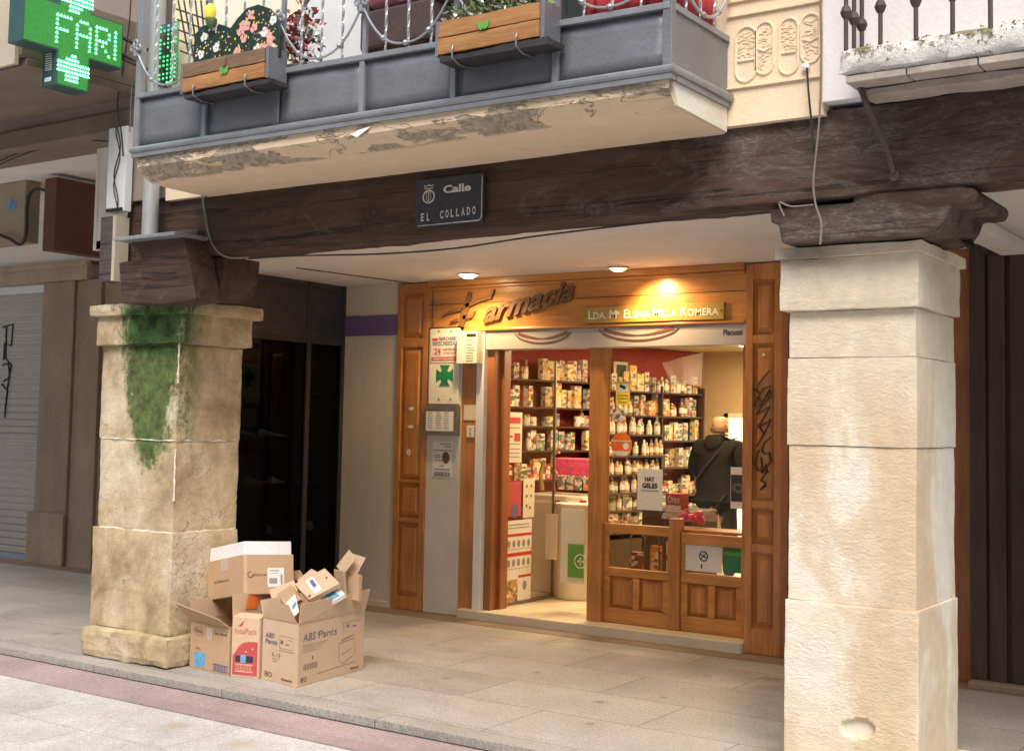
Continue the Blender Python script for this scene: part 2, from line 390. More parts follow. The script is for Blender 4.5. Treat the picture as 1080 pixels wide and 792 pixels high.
mat('paper', (.80, .78, .74), .7, .03, bump=.05); mat('paper_warm', (.72, .66, .52), .7, .05, bump=.05)
mat('ink_navy', (.15, .13, .24), .7, .05, bump=0); mat('ink_black', (.02, .02, .02), .7, .05, bump=0)
mat('ink_brown', (.17, .09, .06), .7, .05, bump=0); mat('ink_grey', (.30, .27, .25), .7, .05, bump=0)
mat('ink_red', (.55, .04, .035), .7, .05, bump=0); mat('box_red', (.50, .075, .075), .7, .05, bump=0)
mat('ink_blue', (.12, .38, .62), .7, .15, 30, bump=0); mat('orange_sticker', (.90, .20, .03), .6, .1, bump=0)
mat('tape', (.52, .42, .32), .3, .05, bump=0)
mat('sign_enamel', (.035, .038, .05), .4, .25, 12, 60, .15, .1); mat('sign_white', (.62, .60, .57), .5, .15, 40, bump=0)
mat('led_case', (.03, .085, .075), .4, .1); mat('led_face', (.025, .20, .035), .35, .12, 40, 200, .1, .1, emit=.35)
emat('lamp_weak', (.9, .6, .35), 1.5); emat('led_on', (.12, 1., .45), 6.5); emat('lamp_glow', (1., .74, .42), 30); emat('lamp_glow_in', (1., .78, .5), 6); emat('door_glow', (.90, .88, .52), 1.3)
mat('brass', (.46, .31, .07), .4, .1, metal=.1); mat('letter_wood', (.17, .08, .032), .5, .1); mat('letter_edge', (.10, .035, .015), .5, .1)
mat('box_white', (.78, .76, .66), .5, .04, bump=.05); mat('metal_frame', (.22, .19, .17), .4, .1, metal=.4)
mat('pharm_green', (.02, .22, .08), .5, .05, bump=0); mat('red_shop_wall', (.36, .045, .035), .6, .1)
mat('beige_wall', (.55, .42, .25), .8, .05); mat('tile_floor_in', (.72, .62, .45), .3, .08); mat('dark_shelf', (.06, .03, .02), .5, .1)
mat('shutter_box', (.44, .41, .40), .35, .04, 2, 30, .02, .02); mat('arc_reflection', (.17, .07, .045), .4, .1, bump=0)
mat('step_stone', (.66, .57, .42), .5, .07, 3, 60, .05, .1); mat('border_stone', (.24, .17, .12), .6, .12, 4, 60, .1, .15)
mat('counter_white', (.76, .73, .64), .35, .03); mat('green_leaflet', (.12, .38, .06), .5, .1, bump=0)
mat('skin', (.52, .28, .18), .5, .06, bump=.05); mat('coat', (.014, .012, .011), .9, .3, 7, 22, .15, .25, .010, stretch=(1, 1, 2.5), spec=.2); mat('trousers', (.02, .02, .025), .85, .15); mat('hair', (.15, .085, .055), .8, .3, 60)
mat('strap_black', (.012, .012, .012), .6, .1); mat('shoe_leather', (.03, .02, .015), .4, .1)
mat('pink_bow', (.75, .10, .22), .4, .25, 25, bump=0); mat('basket', (.40, .25, .12), .7, .2, 40)
mat('foliage', (.03, .07, .02), .7, .3, 20); mat('foliage_light', (.12, .17, .05), .7, .3, 20); mat('red_leaf', (.33, .05, .05), .6, .3, 25)
mat('flower_white', (.75, .75, .72), .6, .05, bump=0); mat('flower_pink', (.75, .38, .32), .6, .1, bump=0); mat('flower_yellow', (.85, .65, .06), .5, .05, bump=0); mat('board_black', (.012, .03, .018), .5, .1)
mat('cushion_pink', (.40, .13, .17), .85, .12, 8); mat('cloth_red', (.50, .05, .06), .85, .15, 6, 60, .1, .3); mat('wicker', (.075, .05, .045), .8, .2, 40)
mat('grey_frame', (.17, .19, .19), .5, .1); mat('door_white', (.78, .80, .80), .5, .03); mat('moss', (.22, .20, .07), .9, .4, 30, 80, .2, .8, .01)
mat('brown_box_paint', (.13, .045, .028), .6, .1); mat('beige_box', (.34, .28, .19), .7, .1); mat('graffiti', (.05, .02, .015), .6, .1, bump=0)
mat('brick_soffit', (.40, .35, .30), .9, .15, 8, 50, .1, .4); mat('dust', (.45, .40, .34), .9, .2)
glassmat('glass_clear', (.93, .93, .90), .05); glassmat('glass_dark', (.42, .43, .45), .02); glassmat('glass_balcony', (.55, .62, .62), .25)
def shinydark(): 
    mt, nt, b = newmat('interior_dark'); b.inputs['Base Color'].default_value = (.05, .048, .049, 1); b.inputs['Roughness'].default_value = .6
shinydark()
# floors -----------------------------------------------------------
def paving(name, base, var, joint, bw, bh, off, jw, speck=.5, rough=.6, shift=(0, 0), stain=None, jcol=(.16, .14, .13), bump=.3):
    mt, nt, b = newmat(name); v = coords(nt, (1, 1, 1), True)
    mp = nt.nodes.new('ShaderNodeMapping'); mp.inputs['Location'].default_value = (shift[0], shift[1], 0); nt.links.new(v, mp.inputs[0])
    br = nt.nodes.new('ShaderNodeTexBrick'); nt.links.new(mp.outputs[0], br.inputs['Vector'])
    br.inputs['Scale'].default_value = 1; br.inputs['Brick Width'].default_value = bw; br.inputs['Row Height'].default_value = bh; br.offset = off
    br.inputs['Mortar Size'].default_value = jw; br.inputs['Mortar Smooth'].default_value = .3; br.inputs['Bias'].default_value = 0
    br.inputs['Color1'].default_value = (*[x*(1-var) for x in base], 1); br.inputs['Color2'].default_value = (*[x*(1+var) for x in base], 1); br.inputs['Mortar'].default_value = (*jcol, 1)
    n1 = noise_(nt, v, 1.2, 6, .65); n2 = noise_(nt, v, 120, 2, .7); n3 = noise_(nt, v, 38, 4, .8); n4 = noise_(nt, v, 4.5, 6, .7)
    c = mixc(nt, 1, br.outputs['Color'], ramp(nt, n1, [(.3, (.8,)*3), (.7, (1.12,)*3)]), 'MULTIPLY')
    c = mixc(nt, speck, c, ramp(nt, n2, [(.36, (.45,)*3), (.5, (1.,)*3), (.66, (1.35,)*3)]), 'MULTIPLY')
    c = mixc(nt, speck, c, ramp(nt, n3, [(.36, (.7,)*3), (.62, (1.12,)*3)]), 'MULTIPLY')
    c = mixc(nt, .6, c, ramp(nt, n4, [(.3, (.80,)*3), (.6, (1.05,)*3)]), 'MULTIPLY')
    if stain:
        sx = nt.nodes.new('ShaderNodeSeparateXYZ'); nt.links.new(v, sx.inputs[0])
        for (x0, y0, r, col) in stain:
            dx_ = math_(nt, 'SUBTRACT', sx.outputs[0], x0); dy_ = math_(nt, 'SUBTRACT', sx.outputs[1], y0)
            d = math_(nt, 'SQRT', math_(nt, 'ADD', math_(nt, 'MULTIPLY', dx_, dx_), math_(nt, 'MULTIPLY', dy_, dy_)))
            f = math_(nt, 'ADD', math_(nt, 'SUBTRACT', 1, math_(nt, 'DIVIDE', d, r)), math_(nt, 'MULTIPLY', math_(nt, 'SUBTRACT', n3, .5), 3.2))
            f = math_(nt, 'MULTIPLY', math_(nt, 'SUBTRACT', f, .45), 3, clamp=True)
            c = mixc(nt, math_(nt, 'MULTIPLY', f, .65), c, col)
    nt.links.new(c, b.inputs['Base Color']); b.inputs['Roughness'].default_value = rough
    r2 = ramp(nt, n4, [(.3, (rough-.12,)*3), (.7, (rough+.15,)*3)]); nt.links.new(r2, b.inputs['Roughness'])
    setbump(nt, b, math_(nt, 'ADD', math_(nt, 'MULTIPLY', br.outputs['Fac'], -1.2), math_(nt, 'MULTIPLY', n2, .4)), bump, .004)
paving('arcade_paving', (.42, .385, .345), .09, 0, 1.18, .60, .5, .004, .75, .5, (.34, -.05), jcol=(.17, .15, .135), stain=[(*PZ(a_, b_, 0).xy, r_*1.7, (.12, .09, .07)) for a_, b_, r_ in ((566, 709, .03), (632, 740, .045), (622, 763, .03), (815, 716, .09), (470, 715, .03), (700, 735, .03), (360, 690, .05), (60, 668, .04), (745, 712, .025))])
def addmoss(name):
    mt, nt, b = newmat(name); v = coords(nt, (1, 1, 1), True); sx = nt.nodes.new('ShaderNodeSeparateXYZ'); nt.links.new(v, sx.inputs[0])
    n1 = noise_(nt, coords(nt, (1, 1, .7), True), 9, 7, .72); n2 = noise_(nt, v, 45, 5, .75)
    up = math_(nt, 'MULTIPLY', math_(nt, 'SUBTRACT', sx.outputs[2], 3.06), 5.5, clamp=True)
    f = math_(nt, 'MULTIPLY', math_(nt, 'SUBTRACT', math_(nt, 'ADD', n1, math_(nt, 'MULTIPLY', up, .17)), .62), 14, clamp=True)
    c = mixc(nt, f, mixc(nt, ramp(nt, n2, [(.3, (1,)*3), (.36, (0,)*3)]), (.74, .72, .68), (.25, .22, .18)), ramp(nt, n2, [(.3, (.09, .08, .03)), (.6, (.36, .33, .16))]))
    nt.links.new(c, b.inputs['Base Color']); b.inputs['Roughness'].default_value = .95; setbump(nt, b, math_(nt, 'ADD', math_(nt, 'MULTIPLY', f, .6), math_(nt, 'ADD', n1, n2)), .9, .015)
addmoss('mossy_slab')
paving('kerb_paving', (.46, .44, .41), .03, 0, 1.4, 5, 0, .006, .45, .7)
paving('street_paving', (.60, .58, .55), .03, 0, 1.2, .62, .5, .004, .55, .7, (.2, .05), stain=[(*PZ(187, 765, -.04).xy, .16, (.40, .32, .18)), (*PZ(252, 784, -.04).xy, .17, (.42, .34, .20))], jcol=(.40, .38, .36))
paving('pink_paving', (.41, .315, .305), .06, 0, 2.4, 5, .5, .003, .6, .75, jcol=(.36, .3, .29))
paving('gutter_stone', (.035, .03, .028), .1, 0, 1.4, 5, .5, .01, .6, .9)
# ------------------------------------------------------------------ ground
struct('ground', MB().box(-90, 90, -60, 80, -.5, -.066), 'gutter_stone')
struct('street', MB().box(-90, 60, -40, 4.856, -.2, -.040), 'street_paving')
struct('street_pink_band', MB().box(-90, 60, 4.86, 5.243, -.2, -.034), 'pink_paving')
struct('street_gutter', MB().box(-90, 60, 5.245, 5.299, -.2, -.044), 'gutter_stone')
struct('arcade_kerb', rough_block(-13.5, 1.2, 5.30, 5.497, -.1, -.0, .06, .0025, 2.5, .004, 3), 'arcade_paving')
struct('arcade_pavement', MB().box(-90, 60, 5.497, 8.20, -.1, .0), 'arcade_paving')
struct('kerb_beyond', MB().box(-90, -13.5, 5.30, 5.497, -.1, 0).box(1.2, 60, 5.30, 5.497, -.1, 0), 'kerb_paving')
struct('pavement_border', MB().box(-90, 60, 8.20, 8.56, -.1, .003), 'border_stone')
struct('ground_under_buildings', MB().box(-90, 60, 8.56, 60, -.3, -.02), 'border_stone')
# ------------------------------------------------------------------ pillars
lp = thing('stone_pillar', 'square stone pillar stained green with moss, cardboard boxes at its foot', 'pillar', (-6.8, 5.8, 0))
part('plinth', rough_block(-7.20, -6.33, 5.46, 6.2, 0, .19, .05, .008, 4, .02, 1), 'stone_left', lp)
zs = [.19, .845, 1.44, 2.065]
for i in range(3):
    dx = (.03, .0, .012)[i]
    part('stone_block', rough_block(-7.18-dx, -6.425+dx*.6, 5.555-dx*.4, 6.11, zs[i]+.0005, zs[i+1]-.0005, .03, .0035, 6, .006, 5+i), 'stone_left', lp)
part('mortar', MB().box(-7.165, -6.44, 5.57, 6.1, .1, 2.1), 'plaster_pale', lp)
mc = MB(); rgm = random.Random(4); zz_ = .2
while zz_ < 2.05:
    l_ = rgm.uniform(.05, .25)
    if rgm.random() < .75: mc.tube([V((-6.421+rgm.uniform(-.003, .003), 5.553, zz_+l_*i/5)) for i in range(6)], [rgm.uniform(.003, .009) for i in range(6)], 6)
    zz_ += l_
for zj in (.845, 1.44):
    mc.tube([V((-7.16+.74*i/16, 5.553, zj+rgm.uniform(-.003, .003))) for i in range(17)], [rgm.uniform(.001, .007) for i in range(17)], 6).tube([V((-6.424, 5.56+.54*i/12, zj+rgm.uniform(-.003, .003))) for i in range(13)], [rgm.uniform(.001, .006) for i in range(13)], 6)
part('mortar_seam', mc, 'plaster_pale', lp, smooth=True)
part('capital', rough_block(-7.20, -6.345, 5.50, 6.14, 2.068, 2.27, .045, .008, 4, .014, 11), 'stone_left', lp)
part('abacus', rough_block(-7.25, -6.295, 5.46, 6.17, 2.262, 2.345, .04, .006, 4, .012, 12), 'stone_left', lp)
debris = MB()
for i in range(26):
    p = V((random.uniform(-6.75, -6.35), random.uniform(5.47, 5.6), 2.348)); a = random.uniform(0, 6.3); l = random.uniform(.03, .1)
    debris.tube([p, p+V((math.cos(a)*l*.5, math.sin(a)*l*.3, .012)), p+V((math.cos(a)*l, math.sin(a)*l*.4, random.uniform(0, .02)))], .0025, 4)
part('straw', debris, 'dust', lp, kind='stuff')
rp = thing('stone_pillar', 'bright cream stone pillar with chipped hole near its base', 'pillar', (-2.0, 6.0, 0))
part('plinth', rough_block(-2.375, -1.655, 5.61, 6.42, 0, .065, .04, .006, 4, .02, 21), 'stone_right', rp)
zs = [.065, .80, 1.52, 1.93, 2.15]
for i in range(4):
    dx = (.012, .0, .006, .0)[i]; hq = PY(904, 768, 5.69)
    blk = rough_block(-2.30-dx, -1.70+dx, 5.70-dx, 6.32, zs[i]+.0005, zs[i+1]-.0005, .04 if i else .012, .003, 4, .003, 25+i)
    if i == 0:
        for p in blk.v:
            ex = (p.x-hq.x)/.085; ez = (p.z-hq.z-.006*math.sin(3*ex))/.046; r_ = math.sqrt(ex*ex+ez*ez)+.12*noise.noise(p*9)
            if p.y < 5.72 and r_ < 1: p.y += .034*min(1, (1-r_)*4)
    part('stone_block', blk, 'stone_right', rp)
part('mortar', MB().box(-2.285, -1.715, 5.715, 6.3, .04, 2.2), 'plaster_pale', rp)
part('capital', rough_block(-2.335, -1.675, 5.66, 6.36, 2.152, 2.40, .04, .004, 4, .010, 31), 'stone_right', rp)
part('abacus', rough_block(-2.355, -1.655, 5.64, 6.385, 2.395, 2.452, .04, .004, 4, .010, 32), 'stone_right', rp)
# the chipped hole
hc = PY(904, 768, 5.697)
hl = 0 and MB().prism([hc+V((math.cos(a)*(.085+.012*math.sin(3*a)), 0, math.sin(a)*(.042+.008*math.cos(2*a)))) for a in [k*math.pi/9 for k in range(18)]], (0, .012, 0))
0 and part('chipped_hole', MB().tube([hc+V((math.cos(a)*(.085+.012*math.sin(3*a)), -.010, math.sin(a)*(.042+.008*math.cos(2*a)))) for a in [k*math.pi/9 for k in range(2, 14)]], [.002]+[.008]*10+[.002], 6), 'plaster_pale', rp, smooth=True)
# ------------------------------------------------------------------ timber
bmb = rough_block(-6.95, 1.2, 5.50, 5.80, 2.622, 3.03, .06, .010, 2.2, .018, 41)
for p in bmb.v: p.z += .005*(p.x+6.95) if p.x < -2 else .025+.012*(p.x+2)
solo('timber_beam', bmb, 'beam_wood', 'long old dark beam carrying the street name plate', 'beam', smooth=True)
def corbel(pts, y0, y1, mname, label, seed):
    mb = MB().prism([V((x, y0, z)) for x, z in pts], (0, y1-y0, 0))
    o = solo('timber_corbel', mb, mname, label, 'corbel'); bevel(o, .012, 2); return o
corbel([(-2.33, 2.625), (-2.33, 2.56), (-2.29, 2.545), (-2.275, 2.456), (-1.62, 2.456), (-1.56, 2.47), (-1.52, 2.52), (-1.50, 2.575), (-1.45, 2.57), (-1.40, 2.575), (-1.385, 2.61), (-1.40, 2.64), (-1.46, 2.662), (-1.93, 2.662), (-1.935, 2.622)], 5.53, 6.1, 'beam_wood', 'carved dark timber corbel with a rounded nose on top of the bright pillar', 1)
corbel([(-6.98, 2.62), (-6.98, 2.348), (-6.16, 2.348), (-6.07, 2.40), (-6.03, 2.48), (-6.02, 2.62)], 5.56, 5.86, 'beam_wood', 'weathered dark timber corbel on top of the mossy pillar', 2)
def pts5(l, y): return [PY(a, b, y) for a, b in l]
be = MB().prism(pts5([(132, 249), (192, 249), (199, 275), (206, 316), (172, 321), (128, 320), (125, 277), (150, 273)], 5.32), (0, .22, 0))
o = solo('beam_end', be, 'beam_wood', 'stepped greyish beam end under the zinc cap where the drainpipe stops', 'beam end'); bevel(o, .01)
q = PY(192, 249, 5.30); q0 = PY(131, 249, 5.30)
be2 = MB().box(-6.40, -6.16, 5.44, 5.499, 2.36, 2.79)
o = solo('timber_post', be2, 'beam_wood_grey', 'short grey timber block beside the zinc-capped beam end', 'timber block'); bevel(o, .008)
solo('zinc_flashing', MB().box(q0.x-.01, q.x+.02, 5.22, 5.50, q.z-.005, q.z+.018), 'zinc', 'flat zinc cap plate at the foot of the drainpipe', 'flashing', bev=.004)
a = PY(158, 243, 5.38)
pp = thing('drainpipe', 'grey vertical drainpipe passing behind the left end of the balcony', 'drainpipe', (a.x, 5.38, q.z))
part('pipe', MB().lathe((a.x, 5.38, q.z+.012), [(.052, 0), (.052, 2.6)], 20), 'zinc_pipe', pp, smooth=True)
part('pipe_band', MB().lathe((a.x, 5.38, q.z+.48), [(.056, 0), (.058, .01), (.056, .03)], 20), 'iron_light', pp, smooth=True)
# white cable trunk + small box beside the pipe
a = PY(122, 140, 5.44); b_ = PY(138, 140, 5.44); c_ = PY(130, 224, 5.44)
ct = thing('cable_duct', 'white vertical cable duct with black wires over it, left of the drainpipe', 'cable duct', (a.x, 5.44, c_.z))
part('duct', MB().box(a.x-.02, b_.x+.01, 5.40, 5.46, c_.z, a.z+.02), 'door_white', ct, bev=.004)
w = MB()
for s in (-1, 1):
    w.tube([V(((a.x+b_.x)/2+s*.028*math.sin(k*.9+s)+.01, 5.392, c_.z+.02+k*(a.z-c_.z)/10)) for k in range(11)], .004, 5)
w.tube([V((a.x, 5.392, c_.z+.012)), V((b_.x, 5.392, c_.z+.012))], .012, 6)
part('wire', w, 'cable_black', ct)
a = PY(118, 231, 5.44); b_ = PY(136, 300, 5.44)
sb = thing('junction_box', 'narrow dark grey box with a pale edge below the white cable duct', 'box', (a.x, 5.42, b_.z))
part('case', MB().box(a.x-.01, a.x+.115, 5.36, 5.47, b_.z+.02, a.z), 'beam_wood_grey', sb, bev=.003)
part('edge_strip', MB().box(a.x+.116, a.x+.145, 5.36, 5.47, b_.z+.02, a.z), 'tan_wall', sb)
# ------------------------------------------------------------------ building above the arcade
ub = thing('upper_facade', 'cream plastered upper house wall over the dark beam, behind the grey balcony', 'house', (-4.3, 5.6, 3.02))
part('wall', MB().box(-6.5, -4.95, 5.46, 5.8, 3.0, 5.6).box(-4.95, -2.9, 5.46, 5.8, 3.0, 3.12).box(-4.95, -2.9, 5.46, 5.8, 5.2, 5.6).box(-2.9, -2.045, 5.46, 5.8, 3.022, 5.6), 'relief_cream', ub)
rel = MB()
def slot(x0, x1, z0, z1, rough_in, half=False):
    r = (x1-x0)/2; cx = (x0+x1)/2; pts = []
    for k in range(11): an = math.pi*k/10; pts.append(V((cx+r*math.cos(an), 5.458, z1-r+r*math.sin(an))))
    for k in range(11): an = math.pi+math.pi*k/10; pts.append(V((cx+r*math.cos(an), 5.458, z0+r+r*math.sin(an))))
    rel.tube(pts, .007, 6, closed=True)
    mz = (z0+z1)/2 - (.0 if half else .03)
    rel.tube([V((x0+.01, 5.458, mz)), V((cx, 5.458, mz-(.015 if half else 0))), V((x1-.01, 5.458, mz))], .007, 6)
    for k in range(44 if rough_in else 20):
        px_ = random.uniform(x0+.014, x1-.014); pz = random.uniform(mz+.012 if not half else z0+.02, z1-.03)
        l = random.uniform(.004, .014)
        rel.tube([V((px_-l, 5.459, pz)), V((px_+l, 5.459, pz+random.uniform(-l, l)))], random.uniform(.002, .005), 4)
for (pa, pb, ya, yb, h) in ((776, 798, 27, 88, 0), (797, 816, 22, 80, 1), (822, 842, 18, 80, 0), (845, 865, 13, 68, 1)):
    A = PY(pa, yb, 5.46); B = PY(pb, ya, 5.46); slot(A.x, B.x, A.z, B.z, True, bool(h))
    slot(A.x, B.x, A.z+.42, B.z+.42, True, bool(h))
for zz in (PY(800, 88, 5.46).z-.014, PY(800, 88, 5.46).z+.335, PY(800, 88, 5.46).z+.405): rel.box(-2.52, -2.05, 5.446, 5.462, zz, zz+.010)
part('relief_panel', rel, 'relief_cream', ub, smooth=True)
# balcony door, window and what stands in front of it
part('door_panel', MB().box(-4.95, -4.30, 5.60, 5.66, 3.12, 5.2), 'door_white', ub)
fr = MB()
for x in (-4.95, -4.30, -3.95, -3.3, -2.96): fr.box(x, x+.06, 5.56, 5.67, 3.12, 5.2)
fr.box(-4.95, -2.9, 5.55, 5.68, 3.10, 3.16)
part('window_frame', fr, 'grey_frame', ub)
part('window_pane', MB().box(-4.24, -2.96, 5.62, 5.63, 3.16, 5.2), 'glass_balcony', ub)
part('room_behind', MB().box(-4.9, -2.9, 5.76, 5.79, 3.1, 5.3), 'grey_frame', ub)
part('pilaster', MB().box(-6.05, -5.35, 5.42, 5.458, 3.1, 5.6), 'plaster_pale', ub)
solo('white_house_wall', MB().box(-2.042, 1.4, 5.44, 5.8, 3.075, 5.6), 'wall_bright', 'bright white wall of the next house, behind the mossy balcony', 'wall')
# left neighbour
nw = thing('neighbour_facade', 'brownish neighbouring house front with concrete canopy, behind the green cross', 'house', (-9, 5.7, 3.4))
part('wall', MB().box(-14, -6.52, 5.50, 5.9, 3.66, 5.6), 'brown_wall', nw)
part('lintel', MB().box(-14, -6.75, 5.47, 5.9, 3.53, 3.66), 'concrete_brown', nw, bev=.006)
part('canopy', MB().box(-14, -6.86, 4.64, 5.50, 3.75, 3.80).box(-14, -6.905, 4.60, 4.70, 3.801, 4.25).box(-6.90, -6.862, 4.602, 5.495, 3.801, 4.25), ['concrete_brown'], nw, bev=.006)
part('canopy_front', MB().box(-14, -6.88, 4.57, 4.598, 3.745, 4.26), 'tan_wall', nw)
solo('side_wall_strip', MB().box(-6.95, -6.52, 5.48, 5.6, 3.03, 3.62), 'brown_wall', 'narrow brown wall strip behind the cable duct and drainpipe', 'wall')
# ------------------------------------------------------------------ arcade interior
F = lambda px, py, d=0: PY(px, py, 8.45+d)
FN = V((0, -1, 0))
struct('arcade_ceiling', MB().box(-7.62, -2.17, 5.79, 8.60, 2.785, 2.85), 'ceiling_paint')
struct('arcade_ceiling_left', MB().box(-14, -7.0, 5.9, 8.6, 3.60, 3.68).box(-7.62, -7.0, 5.79, 5.95, 2.79, 3.62), 'ceiling_paint')
struct('ceiling_step', MB().box(-7.66, -7.625, 5.79, 8.5, 2.785, 3.62), 'ceiling_paint')
struct('arcade_ceiling_right', MB().box(-2.165, 3, 5.82, 8.6, 2.80, 2.86), 'ceiling_paint')
for i, x in enumerate((-1.95, -1.25, -.55, .15, .85)):
    solo('ceiling_joist', MB().box(x, x+.17, 5.83, 8.3, 2.71, 2.799), 'ceiling_paint', 'white painted ceiling joist in the arcade right of the bright pillar', 'joist', 'white joists of the right arcade', bev=.02)
# --- white side wall with purple band
x0 = -7.6
sw = thing('side_wall', 'pale marble wall with a purple band left of the pharmacy front', 'wall', (-7.3, 8.5, 0))
part('wall_slab', MB().box(-7.60, -6.99, 8.46, 8.7, .004, 2.784), 'marble_wall', sw)
part('purple_band', MB().box(-7.603, -6.99, 8.448, 8.459, F(390, 354).z, F(390, 333).z), 'purple_paint', sw)
part('base_edge', MB().box(-7.605, -6.99, 8.44, 8.459, .003, .05), 'step_stone', sw)
# --- dark shop window on the left
dw = thing('dark_shop_window', 'unlit black shop window between the mossy pillar and the marble wall', 'shop window', (-7.8, 7.8, 0))
part('case', MB().box(-8.1, -8.07, 7.1, 8.7, 0, 2.784).box(-8.1, -7.6, 7.1, 7.13, 0, 2.784).box(-8.1, -7.6, 8.6, 8.7, 0, 2.784).box(-8.07, -7.61, 7.13, 8.6, 0, .25).box(-8.07, -7.61, 7.13, 8.6, 2.55, 2.784), 'interior_dark', dw)
fr = MB()
for y in (7.10, 7.98, 8.42): fr.box(-7.635, -7.595, y, y+.05, .0, 2.784)
for z in (0, 2.25, 2.70): fr.box(-7.630, -7.600, 7.13, 8.45, z, z+(.05 if z else .22))
part('frame', fr, 'iron_dark', dw, bev=.003)
part('pane', MB().box(-7.618, -7.612, 7.14, 8.44, .22, 2.25), 'glass_dark', dw)
part('header_panel', MB().box(-7.625, -7.605, 7.14, 8.44, 2.30, 2.70), 'sign_enamel', dw)
for i, z in enumerate((.62, 1.02, 1.42, 1.82)):
    part('glass_shelf', MB().box(-8.05, -7.66, 7.15, 8.58, z, z+.012), 'iron_dark', dw)
def shoe_mb(p, a, s=1.):
    mb = MB(); prof = [(-.13, .035, .03), (-.10, .04, .045), (-.02, .036, .03), (.06, .04, .02), (.12, .042, .014), (.145, .025, .008)]
    ca, sa = math.cos(a), math.sin(a); rings = []
    for t, wd, h in prof:
        ring = []
        for k in range(8):
            an = 2*math.pi*k/8; yy = wd*math.cos(an); zz = h*(1+math.sin(an))
            ring.append(p+V((t*ca-yy*sa, t*sa+yy*ca, zz))*s if False else p+V(((t*ca-yy*sa)*s, (t*sa+yy*ca)*s, zz*s)))
        rings.append(ring)
    b0 = 0; vs = [q for r in rings for q in r]; fs = []
    for i in range(len(rings)-1):
        for k in range(8): k2 = (k+1) % 8; fs.append((i*8+k, i*8+k2, (i+1)*8+k2, (i+1)*8+k))
    fs.append(tuple(range(7, -1, -1))); fs.append(tuple(range(len(vs)-8, len(vs)))); mb.add(vs, fs); return mb
for i, (y, z) in enumerate(((7.5, 1.432), (7.78, 1.432), (7.62, 1.032), (7.86, 1.032), (8.2, 1.032), (8.25, .632), (7.7, .632))):
    solo('shoe', shoe_mb(V((-7.8, y, z)), .6+i*.4, .9), 'paper' if i % 2 else 'card', 'dim shoe displayed behind the black shop window', 'shoe', 'shoes in the dark shop window', smooth=True)
# --- left shop: stone wall and roller shutter
lw = thing('stone_shop_wall', 'brown stone shop front with moulded door surround behind the mossy pillar', 'wall', (-11, 8.6, 0))
part('wall', MB().box(-10.98, -8.1, 8.47, 8.8, 0, 3.21).box(-14, -8.1, 8.48, 8.8, 3.212, 3.6), ['jamb_stone'], lw)
part('door_jamb', MB().box(-11.96, -11.42, 8.42, 8.8, .0, 3.02).box(-12.02, -11.40, 8.38, 8.42, 0, .55).box(-11.415, -11.30, 8.45, 8.8, 0, 3.02).box(-11.295, -10.985, 8.43, 8.8, 0, 3.02), 'jamb_stone', lw, bev=.01)
part('lintel', MB().box(-14, -11.2, 8.40, 8.8, 3.022, 3.20).box(-14, -11.15, 8.36, 8.42, 3.16, 3.22), 'lintel_stone', lw, bev=.012)
part('upper_plaster', MB().box(-14, -8.1, 8.44, 8.479, 3.222, 3.6), 'plaster_white', lw)
rs = thing('roller_shutter', 'closed grey roller shutter with scribbled graffiti at the left edge', 'shutter', (-12.9, 8.6, 0))
sh = MB(); z = .05
while z < 2.98:
    sh.prism([V((-13.9, 8.60, z)), V((-13.9, 8.588, z+.012)), V((-13.9, 8.588, z+.062)), V((-13.9, 8.60, z+.074)), V((-13.9, 8.62, z+.074)), V((-13.9, 8.62, z))], (1.94, 0, 0)); z += .078
part('slats', sh, 'shutter_slat', rs)
part('head_rail', MB().box(-13.9, -11.965, 8.56, 8.62, 2.94, 3.02), 'door_white', rs)
g = MB()
for pts in ([(3, 345), (14, 342), (12, 365), (5, 362), (4, 380)], [(3, 385), (9, 383), (10, 398), (4, 402)], [(2, 405), (8, 412), (6, 430)], [(7, 345), (6, 378), (12, 385), (8, 410), (5, 440)]):
    pp_ = [PY(a, b_, 8.585) for a, b_ in pts]; g.tube(pp_, .011, 5)
part('graffiti', g, 'ink_black', rs)
# --- right side: dark wooden shop front
rw = thing('dark_shopfront', 'dark brown wooden shop front at the right edge behind the bright pillar', 'shopfront', (-.5, 8.4, 0))
part('board_wall', MB().box(-2.14, 2, 8.33, 8.7, 0, 2.80), 'dark_door_wood', rw)
bb = MB()
for x in (-2.14, -2.02, -1.89): bb.box(x, x+.10, 8.30, 8.329, .02, 2.72)
bb.box(-1.76, -1.70, 8.27, 8.329, 0, 2.35).box(-1.76, 2, 8.27, 8.329, 2.352, 2.45)
for x in (-1.66, -1.15, -.6): bb.box(x, x+.45, 8.30, 8.329, .1, 2.3)
part('door_boards', bb, 'dark_door_wood', rw, bev=.006)
part('base_step', MB().box(-2.14, 2, 8.22, 8.328, .0, .05), 'border_stone', rw, bev=.01)
